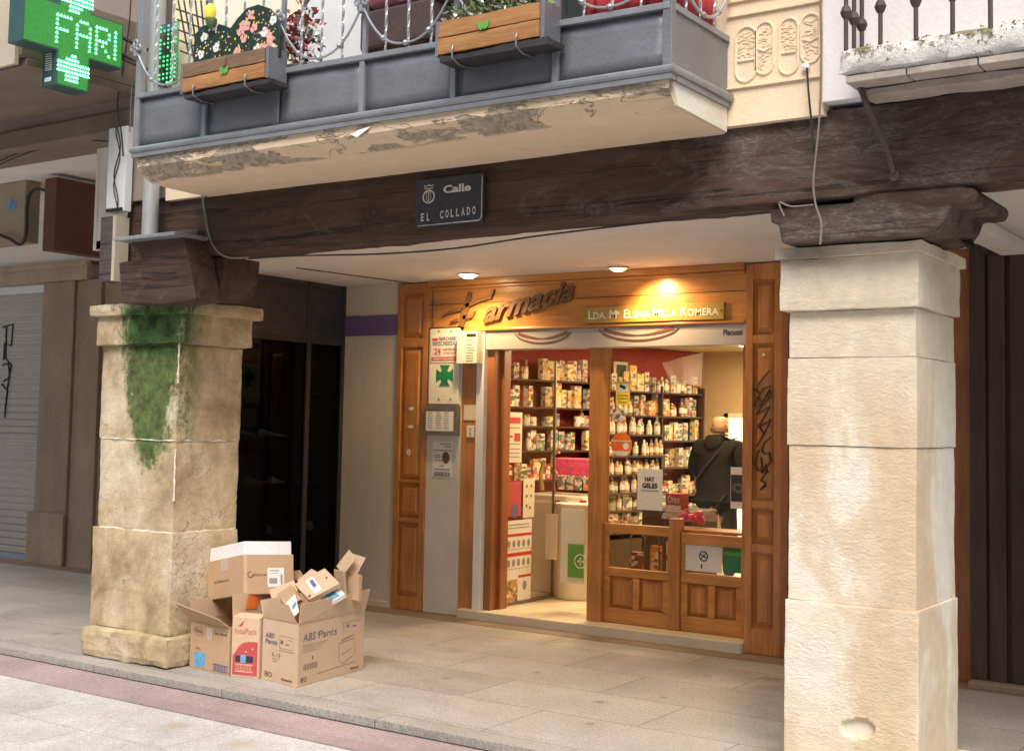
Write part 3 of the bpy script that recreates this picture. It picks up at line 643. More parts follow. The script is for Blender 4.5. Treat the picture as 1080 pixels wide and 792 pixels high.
# ------------------------------------------------------------------ pharmacy front
ph = thing('pharmacy_shopfront', 'warm orange wooden pharmacy front with panelled pilasters and lit interior', 'shopfront', (-5.2, 8.5, 0))
def panelled(x0, x1, zlist, z0, z1, mname, pmat, st=.055, yf=8.445):
    a = MB(); a.box(x0, x1, yf+.03, yf+.16, z0, z1)
    a.box(x0, x0+st, yf, yf+.032, z0, z1).box(x1-st, x1, yf, yf+.032, z0, z1)
    zz = [z0]+[q for p in zlist for q in p]+[z1]
    for i in range(0, len(zz), 2): a.box(x0+st+.0005, x1-st-.0005, yf+.001, yf+.031, zz[i], zz[i+1])
    b = MB()
    for p0, p1 in zlist:
        i0, i1, k0, k1 = x0+st+.014, x1-st-.014, p0+.016, p1-.016; s = .032
        o = [(i0, k0), (i1, k0), (i1, k1), (i0, k1)]; q = [(i0+s, k0+s*1.2), (i1-s, k0+s*1.2), (i1-s, k1-s*1.2), (i0+s, k1-s*1.2)]
        b.add([V((x, yf+.028, z)) for x, z in o]+[V((x, yf+.006, z)) for x, z in q]+[V((x, yf+.0295, z)) for x, z in o],
              [(0, 1, 5, 4), (1, 2, 6, 5), (2, 3, 7, 6), (3, 0, 4, 7), (4, 5, 6, 7), (8, 9, 10, 11)])
    return a, b
zl = lambda px, l: [(F(px, b).z, F(px, a).z) for a, b in l]
for (x0, x1, px, l, m1, m2, ex) in ((-6.985, -6.645, 435, [(551, 630), (509, 546), (366, 506), (310, 357)], 'orange_wood_v', 'orange_wood_v', 0), (-3.74, -3.465, 805, [(583, 664), (536, 574), (362, 528), (295, 353)], 'orange_wood_v', 'orange_wood_v', 0)):
    a, b = panelled(x0, x1, [p for p in zl(px, l)], .006, 2.775, m1, m2)
    p_ = part('pilaster', a, m1, ph, bev=.003); part('panel', b, m2, p_)
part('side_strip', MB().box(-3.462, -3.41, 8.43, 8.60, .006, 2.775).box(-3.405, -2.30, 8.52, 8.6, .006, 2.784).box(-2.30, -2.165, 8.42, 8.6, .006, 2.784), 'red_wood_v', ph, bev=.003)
fz0 = F(650, 343).z; 
part('fascia', MB().box(-6.642, -3.743, 8.452, 8.62, fz0+.01, 2.73).box(-6.642, -6.27, 8.452, 8.62, F(470, 345).z, fz0+.008), 'orange_wood_h', ph)
part('cornice', MB().box(-6.64, -3.745, 8.415, 8.62, 2.732, 2.784).box(-6.64, -3.745, 8.435, 8.47, 2.705, 2.731).box(-6.27, -3.745, 8.44, 8.60, fz0-.012, fz0+.009), 'orange_wood_h', ph, bev=.006)
part('board_seam', MB().box(-6.642, -3.743, 8.4495, 8.453, F(650, 313).z, F(650, 313).z+.005), 'groove_wood', ph)
part('marble_panel', MB().box(-6.642, -6.292, 8.455, 8.62, .006, F(470, 345).z-.004), 'marble_white', ph, bev=.003)
part('wood_strip', MB().box(-6.289, -6.135, 8.475, 8.62, .02, fz0-.014), 'orange_wood_v', ph)
part('guide_rail', MB().box(-6.132, -6.055, 8.45, 8.60, .02, fz0-.014), 'door_white', ph, bev=.004)
sbx = part('shutter_box', MB().box(-6.052, -3.743, 8.462, 8.60, F(650, 366).z, fz0-.013), 'shutter_box', ph, bev=.004)
part('seam_line', MB().box(-6.05, -3.745, 8.4605, 8.463, F(650, 349.5).z, F(650, 349.5).z+.004), 'ink_grey', sbx)
for (xa, xb, yt, yb) in ((543, 602, 352, 362), (632, 716, 348, 359)):
    arcs = MB()
    A = F(xa, yt, .01); B = F(xb, yt, .01); n = 16; h = A.z-F((xa+xb)/2, yb, .01).z
    arcs.stroke([((B.x-A.x)*k/n, -h*(math.sin(math.pi*k/n))**.6) for k in range(n+1)], .012, A, X_, Z_, FN, .0015)
    arcs.stroke([((B.x-A.x)*(.06+.88*k/n), -h*.55*(math.sin(math.pi*k/n))) for k in range(n+1)], [.006+.018*abs(math.cos(math.pi*k/n)) for k in range(n+1)], A, X_, Z_, FN, .0012)
    arcs.v = [V((p.x, p.y-.0015, p.z)) for p in arcs.v]; part('reflected_arc', arcs, 'arc_reflection', sbx)  # reflections on the shutter cover, painted as reddish brown arcs

tm = MB(); A = F(763, 353.5, .012); tm.text('Placuosi', A, X_, Z_, .042, F(783, 353, .012).x-A.x, .02, .002); part('lettering', tm, 'ink_black', sbx, fix=False)
# reveal, posts and sashes (set back)
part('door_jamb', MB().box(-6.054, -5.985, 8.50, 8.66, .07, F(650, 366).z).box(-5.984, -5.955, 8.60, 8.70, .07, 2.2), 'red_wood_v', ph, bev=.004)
ztop = F(650, 366).z+.02
part('door_post', MB().box(-5.11, -4.985, 8.56, 8.68, .078, ztop), 'orange_wood_v', ph, bev=.006)
y0 = 8.6
def sash(x0, x1, px, rt, rb, bt, bb_, pan, name):
    G = lambda py: PY(px, py, y0).z
    mbf = MB().box(x0, x1, 8.60, 8.645, G(rb), G(rt)).box(x0, x1, 8.60, 8.645, G(bb_), G(bt)).box(x0, x1, 8.605, 8.64, .078, .19)
    w_ = (x1-x0); n = 2; st = .055
    for k in range(n+1):
        xx = x0+(w_-st)*k/n; mbf.box(xx, xx+st, 8.602, 8.643, .191, G(bb_)-.001)
    mbf.box(x0, x0+.03, 8.602, 8.643, G(bt)+.001, G(rb)-.001).box(x1-.02, x1, 8.602, 8.643, G(bt)+.001, G(rb)-.001)
    fr_ = part('window_frame', mbf, 'orange_wood_h', ph, bev=.004)
    pb = MB()
    for k in range(n):
        i0 = x0+(w_-st)*k/n+st+.004; i1 = x0+(w_-st)*(k+1)/n-.004; k0 = .195; k1 = G(bb_)-.005; s = .03
        pb.box(i0-.004, i1+.004, 8.632, 8.64, k0-.004, k1+.004)
        o = [(i0, k0), (i1, k0), (i1, k1), (i0, k1)]; q = [(i0+s, k0+s), (i1-s, k0+s), (i1-s, k1-s), (i0+s, k1-s)]
        pb.add([V((x, 8.631, z)) for x, z in o]+[V((x, 8.610, z)) for x, z in q], [(0, 1, 5, 4), (1, 2, 6, 5), (2, 3, 7, 6), (3, 0, 4, 7), (4, 5, 6, 7)])
    part('panel', pb, 'orange_wood_v', fr_)
    part('pane', MB().box(x0+.01, x1-.01, 8.618, 8.624, G(bt)-.005, G(rb)+.005), 'glass_clear', ph)
sash(-4.984, -4.41, 672, 553.5, 563.5, 600.5, 609.5, 2, 'l'); sash(-4.318, -3.815, 750, 564, 576, 606, 617, 2, 'r')
part('centre_stile', MB().box(-4.409, -4.319, 8.58, 8.66, .079, .905), 'orange_wood_v', ph, bev=.006)
part('pane', MB().box(-4.98, -3.78, 8.626, 8.632, PY(672, 553.5, y0).z-.01, ztop), 'glass_clear', ph)
part('right_reveal', MB().box(-3.812, -3.741, 8.56, 8.70, .08, ztop), 'orange_wood_v', ph, bev=.004)
part('top_rail', MB().box(-6.05, -3.742, 8.605, 8.70, ztop-.012, ztop+.15), 'groove_wood', ph)
step = MB().box(-6.25, -5.1, 8.40, 8.95, -.02, .072).box(-5.098, -3.742, 8.395, 8.60, -.02, .076)
part('doorstep', step, 'step_stone', ph, bev=.006)
# graffiti on the right pilaster
gr = MB(); GP = lambda l: [PY(780+a/4.4, 350+b/4.4, 8.444) for a, b in l]
for l in ([(138, 180), (100, 225), (68, 263), (95, 288)], [(145, 250), (112, 262), (78, 308), (68, 345), (98, 335), (140, 268), (146, 285), (100, 322), (82, 300)],
          [(145, 300), (100, 345), (75, 385), (138, 345)], [(140, 348), (85, 445), (147, 405), (112, 475), (78, 532)], [(85, 430), (115, 478)],
          [(147, 490), (118, 510), (103, 545), (112, 565), (140, 560), (147, 600), (125, 630), (85, 642), (68, 610), (88, 552), (92, 548)],
          [(100, 582), (106, 655), (122, 612), (132, 655)], [(98, 650), (130, 640)], [(125, 650), (98, 690), (122, 700), (95, 735), (125, 712)]):
    pts = GP(l); sm = []
    for i in range(len(pts)-1):
        for k in range(4): sm.append(pts[i].lerp(pts[i+1], k/4))
    sm.append(pts[-1]); gr.tube(sm, .0065, 5)
part('graffiti', gr, 'graffiti', ph)
c_ = PY(805.5, 374, 8.444); part('paint_spot', MB().disc(c_, X_, Z_, .012, FN, .003), 'paper_warm', ph)
for a, b, r1, r2 in ((434, 431, .028, .018), (433, 450, .032, .016), (431, 477, .024, .03)):
    c_ = PY(a, b, 8.449); part('torn_sticker', MB().disc(c_, X_, Z_, r1, FN, .003, 9, ry=r2), 'paper_warm', ph)
# lettering on the fascia
lt = MB(); LP_ = lambda l: [((q := F(460+a/6.97, 295+b/6.97)).x, q.z) for a, b in l]
O0 = V((0, 8.4515, 0))
def fat(l, w_, th=.022): lt.stroke(LP_(l), w_, O0, X_, Z_, FN, th)
fat([(256, 92), (240, 160), (215, 240), (190, 345)], [.03, .05, .062, .05])
fat([(225, 195), (330, 150), (408, 128), (432, 72)], [.035, .03, .03, .015])
fat([(50, 272), (110, 238), (205, 212)], [.012, .024, .034]); fat([(205, 280), (272, 266), (292, 232)], [.034, .03, .014]); fat([(115, 312), (165, 296)], [.018, .026])
A = F(511, 340.5); sl = rad(10.5); uu = V((math.cos(sl), 0, math.sin(sl))); vv = V((-math.sin(sl)*.3, 0, 1))
lt.text('armacia', V((A.x, 8.4515, A.z)), uu, vv, .165, F(609, 322).x-A.x, .03, .001, .45, ext=.012, n=FN)
part('lettering', lt, ['letter_wood'], ph, fix=False)
# name plate
npq = thing('name_plate', 'brass plate on the wooden fascia reading Lda. Mª Elena Milla Romera', 'sign', F(690, 335, -.01))
A = F(616, 341.5, -.01); B = F(764, 318.5, -.01)
part('plate', MB().box(A.x, B.x, 8.43, 8.4515, A.z, B.z), 'brass', npq, bev=.003)
tx = MB(); x = A.x+.045; words = [('L', 'DA.'), ('M', 'ª'), ('E', 'LENA'), ('M', 'ILLA'), ('R', 'OMERA')]; H = (B.z-A.z)*.52; zb = A.z+(B.z-A.z)*.26
tot = []
for pas in (0, 1):
    k_ = 1 if pas == 0 else (B.x-.05-(A.x+.045))/(x-.03-(A.x+.045)); x = A.x+.045
    if pas: tx = MB()
    for a, b in words:
        tx.text(a, V((x, 8.4295, zb)), X_, Z_, H, None, .02, .0015); w1 = tx.lastw
        for i in range(len(tx.v)): pass
        x += w1*k_+.008*k_; tx.text(b, V((x, 8.4295, zb)), X_, Z_, H*.8, None, .02, .0015); x += tx.lastw*k_+.045*k_
part('lettering', tx, 'paper', npq, fix=False)
part('screw', MB().disc(V((A.x+.02, 8.4295, (A.z+B.z)/2)), X_, Z_, .007, FN, .003).disc(V((B.x-.02, 8.4295, (A.z+B.z)/2)), X_, Z_, .007, FN, .003), 'ink_brown', npq)
# ---- signs on the marble panel
def sheet(name, pxs, y, mname, label, cat, th=.004, bev=0, extra=None):
    (xa, ya), (xb, yb) = pxs; A = PY(xa, yb, y); B = PY(xb, ya, y)
    t = thing(name, label, cat, V(((A.x+B.x)/2, y, A.z)))
    part('sheet' if th < .01 else 'case', MB().box(A.x, B.x, y-th, y, A.z, B.z), mname, t, bev=bev)
    return t, A, B, y-th-.0006
YB = 8.4545
t, A, B, yf = sheet('pharmacy_sign', ((453.5, 346), (486.5, 426)), YB, 'box_white', 'cream metal sign with a green eight-pointed cross on the marble panel', 'sign', .022, .003)
c_ = PY(469, 396, yf); r = .088; cross = MB()
for k in range(4):
    an = k*math.pi/2; d = V((math.cos(an), 0, math.sin(an))); s_ = V((-math.sin(an), 0, math.cos(an)))
    cross.prism([c_, c_+d*r+s_*r*.62, c_+d*r-s_*r*.62], FN*(.002+k*.0003))
    cross.prism([c_+d*.0+s_*.03, c_+d*r*.5+s_*r*.36, c_+d*r*.5-s_*r*.36, c_-s_*.03], FN*(.0035+k*.0003))
part('green_cross', cross, 'pharm_green', t)
part('screw', MB().disc(PY(463, 349.5, yf), X_, Z_, .007, FN, .004).disc(PY(476, 349.5, yf), X_, Z_, .007, FN, .004).disc(PY(463, 421, yf), X_, Z_, .007, FN, .004).disc(PY(475, 421, yf), X_, Z_, .007, FN, .004), 'ink_brown', t)
t, A, B, yf = sheet('alarm_sign', ((454.5, 352), (486, 382.5)), YB-.0225, 'paper', 'white alarm notice with red band reading videovigilancia above the green cross', 'sign', .004)
W_ = B.x-A.x; H_ = B.z-A.z; P_ = lambda u, v: V((A.x+u*W_, yf, A.z+v*H_))
k = MB(); k.text('SERDESET', P_(.27, .78), X_, Z_, .028, W_*.68, .02); k.text('SEGURIDAD', P_(.06, .60), X_, Z_, .028, W_*.9, .02); k.box(P_(.04, 0).x, P_(.97, 0).x, yf-.001, yf, P_(0, .72).z, P_(0, .735).z)
part('lettering', k, 'ink_navy', t, fix=False)
k = MB(); k.text('24', P_(.13, .31), X_, Z_, .045, W_*.2, .03); k.text('HORAS', P_(.42, .42), X_, Z_, .02, W_*.48, .02); k.text('CONECTADO', P_(.42, .30), X_, Z_, .016, W_*.5, .01)
k.box(P_(.04, 0).x, P_(.24, 0).x, yf-.0009, yf, P_(0, .77).z, P_(0, .86).z).stroke([(0, 0), (W_*.26, 0), (W_*.26, .055), (0, .055), (0, 0)], .003, P_(.09, .27), X_, Z_, FN, .001)
k.box(P_(.03, 0).x, P_(.95, 0).x, yf-.0009, yf, P_(0, .06).z, P_(0, .2).z); part('red_print', k, 'ink_red', t, fix=False)
k = MB(); k.text('VIDEOVIGILANCIA', P_(.07, .09)+V((0, -.001, 0)), X_, Z_, .017, W_*.84, .02); part('lettering', k, 'paper', t, fix=False)
t, A, B, yf = sheet('notice_case', ((450, 428), (486, 458.5)), YB, 'metal_frame', 'grey metal frame holding a printed duty list on the marble panel', 'notice case', .05, .004)
part('list', MB().box(A.x+.03, B.x-.035, yf-.002, yf-.0005, A.z+.035, B.z-.05), 'paper', t)
k = MB()
for i in range(9):
    for c in range(3): k.box(A.x+.05+c*.085, A.x+.05+c*.085+random.uniform(.04, .07), yf-.0035, yf-.0022, A.z+.06+i*.02, A.z+.064+i*.02)
part('print', k, 'ink_grey', t)
t, A, B, yf = sheet('notice_sheet', ((456, 466), (477.5, 502.5)), YB, 'paper', 'white notice with a round picture and a dark blue bottom strip', 'notice', .003)
W_ = B.x-A.x; H_ = B.z-A.z; k = MB()
for i, (v_, a, b) in enumerate(((.93, .35, .95), (.86, .6, .95), (.75, .05, .95), (.62, .1, .4), (.55, .1, .4), (.47, .1, .5), (.32, .4, .6), (.22, .1, .9))): k.box(A.x+a*W_, A.x+b*W_, yf-.001, yf, A.z+v_*H_-.005, A.z+v_*H_+.004)
part('print', k, 'ink_grey', t)
part('round_picture', MB().disc(V((A.x+.68*W_, yf, A.z+.55*H_)), X_, Z_, .04, FN, .001, ry=.05), 'ink_brown', t)
k = MB().box(A.x+.02, B.x-.02, yf-.001, yf, A.z+.03*H_, A.z+.14*H_); part('blue_strip', k, 'ink_navy', t)
k = MB().text('975 21 38 50', V((A.x+.03, yf-.001, A.z+.055*H_)), X_, Z_, .02, W_-.06, .01); part('lettering', k, 'paper', t, fix=False)
# projecting notice box beside the door
A = F(488, 384); B = F(510, 350)
t = thing('notice_box', 'small cream box with an opening-hours sheet above the door frame corner', 'notice box', (A.x, 8.4, A.z))
part('case', MB().box(A.x, B.x, 8.36, 8.449, A.z, B.z), 'box_white', t, bev=.003)
k = MB().box(A.x+.10, B.x-.01, 8.358, 8.3595, B.z-.045, B.z-.02); part('header', k, 'ink_black', t)
k = MB()
for i in range(9): k.box(A.x+.10, A.x+.10+random.uniform(.06, .10), 8.358, 8.3595, B.z-.07-i*.022, B.z-.064-i*.022)
part('print', k, 'ink_grey', t)
solo('paper_note', MB().box(F(488, 0+430).x, F(501, 430).x, 8.468, 8.4745, F(495, 443).z, F(495, 427).z), 'paper_warm', 'small cream paper note on the orange wood strip', 'note')
t = thing('door_switch', 'small cream switch plate under the paper note', 'switch', F(495, 461)); A = F(491, 461); B = F(499, 449)
part('plate', MB().box(A.x, B.x, 8.462, 8.4745, A.z, B.z), 'box_white', t, bev=.003)
part('button', MB().disc(V(((A.x+B.x)/2, 8.4615, B.z-.03)), X_, Z_, .009, FN, .003).disc(V(((A.x+B.x)/2, 8.4615, A.z+.03)), X_, Z_, .009, FN, .003), 'ink_grey', t)
# ceiling lamps
for i, (px, py, lab) in enumerate(((494, 289, 'lit round recessed ceiling lamp above the script lettering'), (652, 282, 'round recessed ceiling lamp above the brass name plate'))):
    c = PZ(px, py, 2.785); t = thing('ceiling_lamp', lab, 'lamp', (c.x, c.y, 2.76))
    if i: c = V((c.x, c.y, 2.785))
    part('trim_ring', MB().lathe((c.x, c.y, 2.772), [(.082, .008), (.092, .002), (.082, 0), (.068, .004), (.068, .012)], 20), 'box_white', t, smooth=True)
    part('bulb', MB().lathe((c.x, c.y, 2.7735), [(.001, -.026), (.036, -.021), (.060, -.007), (.066, .004), (.001, .007)], 16), 'lamp_glow' if i == 0 else 'lamp_weak', t, smooth=True)
    l = bpy.data.lights.new('ceiling_lamp_light', 'SPOT'); l.energy = (44, 30)[i]; l.color = (1., .66, .30); l.shadow_soft_size = .045; l.spot_size = rad(150); l.spot_blend = .6
    o = bpy.data.objects.new('ceiling_lamp_light', l); o.location = (c.x, c.y, 2.735); COL.objects.link(o)
    if i: o.rotation_euler = V((-.25, -.45, 1)).to_track_quat('Z', 'Y').to_euler(); l.spot_size = rad(140); l.spot_blend = .9; o.location += V((.22, -.06, -.06))
# ------------------------------------------------------------------ pharmacy room
struct('pharmacy_floor', MB().box(-9, -3.4, 8.70, 13.4, -.05, .068), 'tile_floor_in')
struct('pharmacy_ceiling', MB().box(-9, -3.4, 8.71, 13.4, 2.44, 2.5), 'beige_wall')
struct('pharmacy_back_wall', MB().box(-9, -3.4, 13.2, 13.4, .07, 2.44), 'beige_wall')
struct('pharmacy_right_wall', MB().box(-3.42, -3.35, 8.71, 13.2, .07, 2.44), 'beige_wall')
WD = V((.19, .982, 0)).normalized(); WN = V((WD.y, -WD.x, 0)); WP = V((-6.65, 10.55, 0))
def wl(t, n=0, z=0): return WP+WD*t+WN*n+Z_*z
struct('pharmacy_red_wall', MB().obox(wl(-2.0, -.36, .07), WD*4.72, WN*.1, Z_*2.36), 'red_shop_wall')
struct('pharmacy_wall_end', MB().box(-9, -6.2, 8.70, 8.72, .07, 2.44), 'beige_wall')
su = thing('shelf_unit', 'dark shelves full of cartons and bottles along the red pharmacy wall', 'shelves', wl(0))
ROWS = []
def shelf(t0, t1, z, d=.25):
    p = part('shelf', MB().obox(wl(t0, -.26, z-.018), WD*(t1-t0), WN*d, Z_*.018), 'dark_shelf', su); ROWS.append((t0, t1, z, d)); return p
left = [2.02, 1.755, 1.57, 1.335, 1.05, .8]; rt = [1.955, 1.70]; ra = [1.50, 1.28, 1.09, .90, .72, .5]; rb = [1.44, 1.15, .85, .55]
for z in left: shelf(-1.0, .62, z)
for z in rt: shelf(.64, 2.36, z)
for z in ra: shelf(.66, 1.62, z, .34)
for z in rb: shelf(1.66, 2.36, z)
for t in (-1.02, .62, 1.63, 2.37): part('upright', MB().obox(wl(t, -.26, .07), WD*.02, WN*.26, Z_*1.95), 'dark_shelf', su)
# goods: a few kinds, copied
def goods(name, label, kind, col, col2, w, h, d=.06):
    mb = MB()
    if kind == 'carton':
        mb.box(-w/2, w/2, -d/2, d/2, 0, h, 0); mb.box(-w/2-.0008, w/2+.0008, -d/2-.0008, -d/2+.002, h*.35, h*.62, 1); mb.box(-w*.3, w*.3, -d/2-.0016, -d/2, h*.72, h*.84, 1); mb.box(-w*.28, -w*.02, -d/2-.002, -d/2, h*.1, h*.28, 1)
    elif kind == 'bottle':
        mb.lathe((0, 0, 0), [(w*.46, 0), (w*.5, .01), (w*.5, h*.62), (w*.32, h*.74), (w*.18, h*.8)], 10, 0); mb.lathe((0, 0, h*.8), [(w*.24, 0), (w*.24, h*.17), (w*.18, h*.2)], 8, 1); mb.lathe((0, 0, h*.18), [(w*.505, 0), (w*.505, h*.3)], 10, 2)
    else:
        mb.lathe((0, 0, 0), [(w*.48, 0), (w*.5, .01), (w*.5, h*.8), (w*.4, h*.86)], 10, 0); mb.lathe((0, 0, h*.84), [(w*.46, 0), (w*.46, h*.16)], 10, 1)
    me = mesh_of(name, mb, [col, col2, 'paper'], V((0, 0, 0)), kind != 'carton'); return me
part('lower_cabinet', MB().obox(wl(.64, -.26, .07), WD*1.74, WN*.36, Z_*.36), 'dark_shelf', su)
GC = [('g_cream', (.78, .68, .42)), ('g_yellow', (.85, .60, .13)), ('g_white', (.82, .80, .72)), ('g_orange', (.70, .28, .06)), ('g_brown', (.20, .10, .05)), ('g_blue', (.16, .25, .34)), ('g_red', (.50, .06, .04)), ('g_green', (.05, .22, .08)), ('g_amber', (.55, .33, .12)), ('g_pale', (.66, .63, .52))]
def gmat(name, col):
    mt, nt, b = newmat(name); oi = nt.nodes.new('ShaderNodeObjectInfo'); v = coords(nt, (1, 1, 1), False)
    ad = nt.nodes.new('ShaderNodeVectorMath'); ad.operation = 'ADD'; nt.links.new(v, ad.inputs[0])
    cb = nt.nodes.new('ShaderNodeCombineXYZ')
    for i in range(3): nt.links.new(math_(nt, 'MULTIPLY', oi.outputs['Random'], 7.1+i), cb.inputs[i])
    nt.links.new(cb.outputs[0], ad.inputs[1]); mp = nt.nodes.new('ShaderNodeMapping'); mp.inputs['Scale'].default_value = (26, 26, 38); nt.links.new(ad.outputs[0], mp.inputs[0])
    vo = nt.nodes.new('ShaderNodeTexVoronoi'); vo.distance = 'CHEBYCHEV'; vo.inputs['Scale'].default_value = 1; nt.links.new(mp.outputs[0], vo.inputs['Vector'])
    sp = nt.nodes.new('ShaderNodeSeparateColor'); nt.links.new(vo.outputs['Color'], sp.inputs[0])
    pc = ramp(nt, sp.outputs[0], [(0, (.62, .06, .05)), (.15, (.07, .16, .38)), (.3, (.82, .80, .75)), (.48, (.13, .08, .06)), (.60, (.78, .46, .10)), (.74, (.84, .83, .80)), (.90, (.04, .30, .12))])
    for n in nt.nodes:
        if n.type == 'VALTORGB' and len(n.color_ramp.elements) == 7: n.color_ramp.interpolation = 'CONSTANT'
    sel = ramp(nt, sp.outputs[1], [(.44, (0,)*3), (.46, (.85,)*3)])
    c = mixc(nt, sel, col, pc); c = mixc(nt, 1, c, ramp(nt, oi.outputs['Random'], [(0, (.55, .5, .45)), (.5, (.9, .88, .85)), (1, (1.1, 1.08, 1.0))]), 'MULTIPLY')
    nt.links.new(c, b.inputs['Base Color']); b.inputs['Roughness'].default_value = .4
for n_, c_ in GC: gmat(n_, c_)
KIN = {}
def kin(key, *a): KIN[key] = (goods(*a), a[0], a[1], a[2])
kin('cy', 'carton', 'cream carton with yellow print', 'carton', 'g_cream', 'g_yellow', .085, .19)
kin('cw', 'carton', 'white carton with brown print', 'carton', 'g_white', 'g_brown', .07, .165)
kin('co', 'carton', 'orange carton', 'carton', 'g_orange', 'g_cream', .09, .17)
kin('cb', 'carton', 'pale carton with blue print', 'carton', 'g_pale', 'g_blue', .075, .18)
kin('cg', 'carton', 'white carton with green print', 'carton', 'g_white', 'g_green', .06, .15)
kin('cr', 'carton', 'red and white carton', 'carton', 'g_red', 'g_white', .11, .12)
kin('yl', 'carton', 'tall yellow carton', 'carton', 'g_yellow', 'g_cream', .10, .215)
kin('bp', 'bottle', 'pale bottle with cream label', 'bottle', 'g_pale', 'g_white', .055, .155)
kin('ba', 'bottle', 'amber bottle', 'bottle', 'g_amber', 'g_white', .055, .15)
kin('bo', 'bottle', 'small bottle with orange cap', 'bottle', 'g_cream', 'g_orange', .05, .13)
kin('bd', 'bottle', 'dark bottle', 'bottle', 'g_brown', 'g_brown', .055, .16)
kin('jw', 'jar', 'white round tub', 'jar', 'g_white', 'g_cream', .075, .10)
rown = {2.02: 'top shelf behind the glass door', 1.755: 'second shelf behind the glass door', 1.57: 'third shelf behind the glass door', 1.335: 'fourth shelf behind the glass door', 1.05: 'fifth shelf behind the glass door', .8: 'lowest shelf behind the glass door',
        1.955: 'highest shelf in the right window', 1.70: 'second highest shelf in the right window', 1.50: 'upper bottle rack in the right window', 1.28: 'middle bottle rack in the right window', 1.09: 'third bottle rack in the right window', .90: 'fourth bottle rack in the right window', .72: 'fifth bottle rack in the right window', .5: 'lowest bottle rack in the right window',
        1.44: 'shelf left of the man', 1.15: "shelf beside the man's elbow", .85: 'lower shelf left of the man', .55: 'lowest shelf left of the man'}
pal = {2.02: 'cw bp cb _ cw bp jw bp _ cy cy cy cy cy', 1.755: '_ cw cw cw cw _ cw _ _ cy cy cy cy cy', 1.57: '_ _ jw ba jw _ jw jw _ jw jw jw', 1.335: 'cg _ cy cb cw _ bp cw cw _ cb cb cb', 1.05: 'cr co cw', .8: 'cw',
       1.955: 'cw co cw cg yl yl cy cy cw cw bp bp bd bd cb jw bp bp jw', 1.70: 'cb cw bp bp bp bp bp cw co co co yl co bd bd bo bd bd', 1.50: 'bp', 1.28: 'bp ba', 1.09: 'ba bo', .90: 'bp ba', .72: 'ba cb', .5: 'cw', 1.44: 'cw cy cw cb cb', 1.15: 'cg cg cy cb', .85: 'cr cw co', .55: 'cw'}
ng = 0; rr = random.Random(5)
for (t0, t1, z, d) in ROWS:
    seq = pal[z].split(); t = t0+.05; i = 0; long_ = len(seq) > 6
    if z in (.8,): continue
    while t < t1-.05:
        key = seq[i % len(seq)]; i += 1
        if key == '_': t += .09; continue
        if rr.random() < .03: t += rr.uniform(.02, .07); continue
        me, nm, lab, kd = KIN[key]
        wdt = {'carton': .09, 'bottle': .062, 'jar': .085}[kd]
        if t0 < 0 and t < -.85: t += wdt; continue
        o = bpy.data.objects.new(nm, me); COL.objects.link(o); ng += 1
        p = wl(t+wdt/2, (-.26+d-.05)+rr.uniform(-.05, .010), z+.0005); o.location = p
        s = rr.uniform(.88, 1.28); o.scale = (rr.uniform(.95, 1.12), rr.uniform(.8, 1.2), s); o.rotation_euler = (0, 0, math.atan2(WD.y, WD.x)+rr.uniform(-.22, .22))
        tag(o, f'{lab} on the {rown[z]}', kd if kd != 'jar' else 'tub', f'{nm}s on the {rown[z]}'); t += wdt+rr.uniform(.002, .012)
print('goods', ng)
# framed mirror-like display and boxes above highest shelf
A = wl(.95, -.12, 1.956)
t = thing('framed_picture', 'white framed dark green picture standing on the highest shelf', 'picture', A)
part('frame', MB().obox(A, WD*.22, WN*.02, Z_*.30), 'paper', t); part('picture', MB().obox(A+WD*.035+WN*.021+Z_*.03, WD*.15, WN*.003, Z_*.24), 'board_black', t)
# window reflection modelled as a pale sheet, glowing doorway
ba_ = MB(); n = 8; q_ = [PY(698, 383, 11.6), PY(741, 371, 11.6), PY(739, 408, 11.6), PY(708, 402, 11.6)]
for i in range(n):
    L_ = lambda u, top: (q_[0].lerp(q_[1], u) if top else q_[3].lerp(q_[2], u))+Y_*(.02*math.sin(u*9))
    ba_.prism([L_(i/n, 0), L_((i+1)/n, 0), L_((i+1)/n, 1), L_(i/n, 1)], Y_*.002)
o = solo('sheet_reflection', ba_, 'paper', 'pale reflection in the window glass, modelled as a translucent sheet above the shelves', 'sheet'); 
mt, nt, b = newmat('film'); b.inputs['Base Color'].default_value = (.75, .70, .72, 1); b.inputs['Alpha'].default_value = .3; b.inputs['Roughness'].default_value = .3; o.data.materials[0] = mt
A = PY(769, 545, 13.19); B = PY(800, 441, 13.19)
t = thing('lit_doorway', 'bright yellowish lit back-room opening behind the man', 'doorway', (A.x, 13.15, .07))
part('lit_panel', MB().box(A.x, B.x+.4, 13.17, 13.19, .07, B.z), 'door_glow', t); part('door_frame', MB().box(A.x-.05, A.x, 13.14, 13.19, .07, B.z+.05).box(A.x-.05, B.x+.4, 13.14, 13.19, B.z+.001, B.z+.05), 'paper_warm', t)
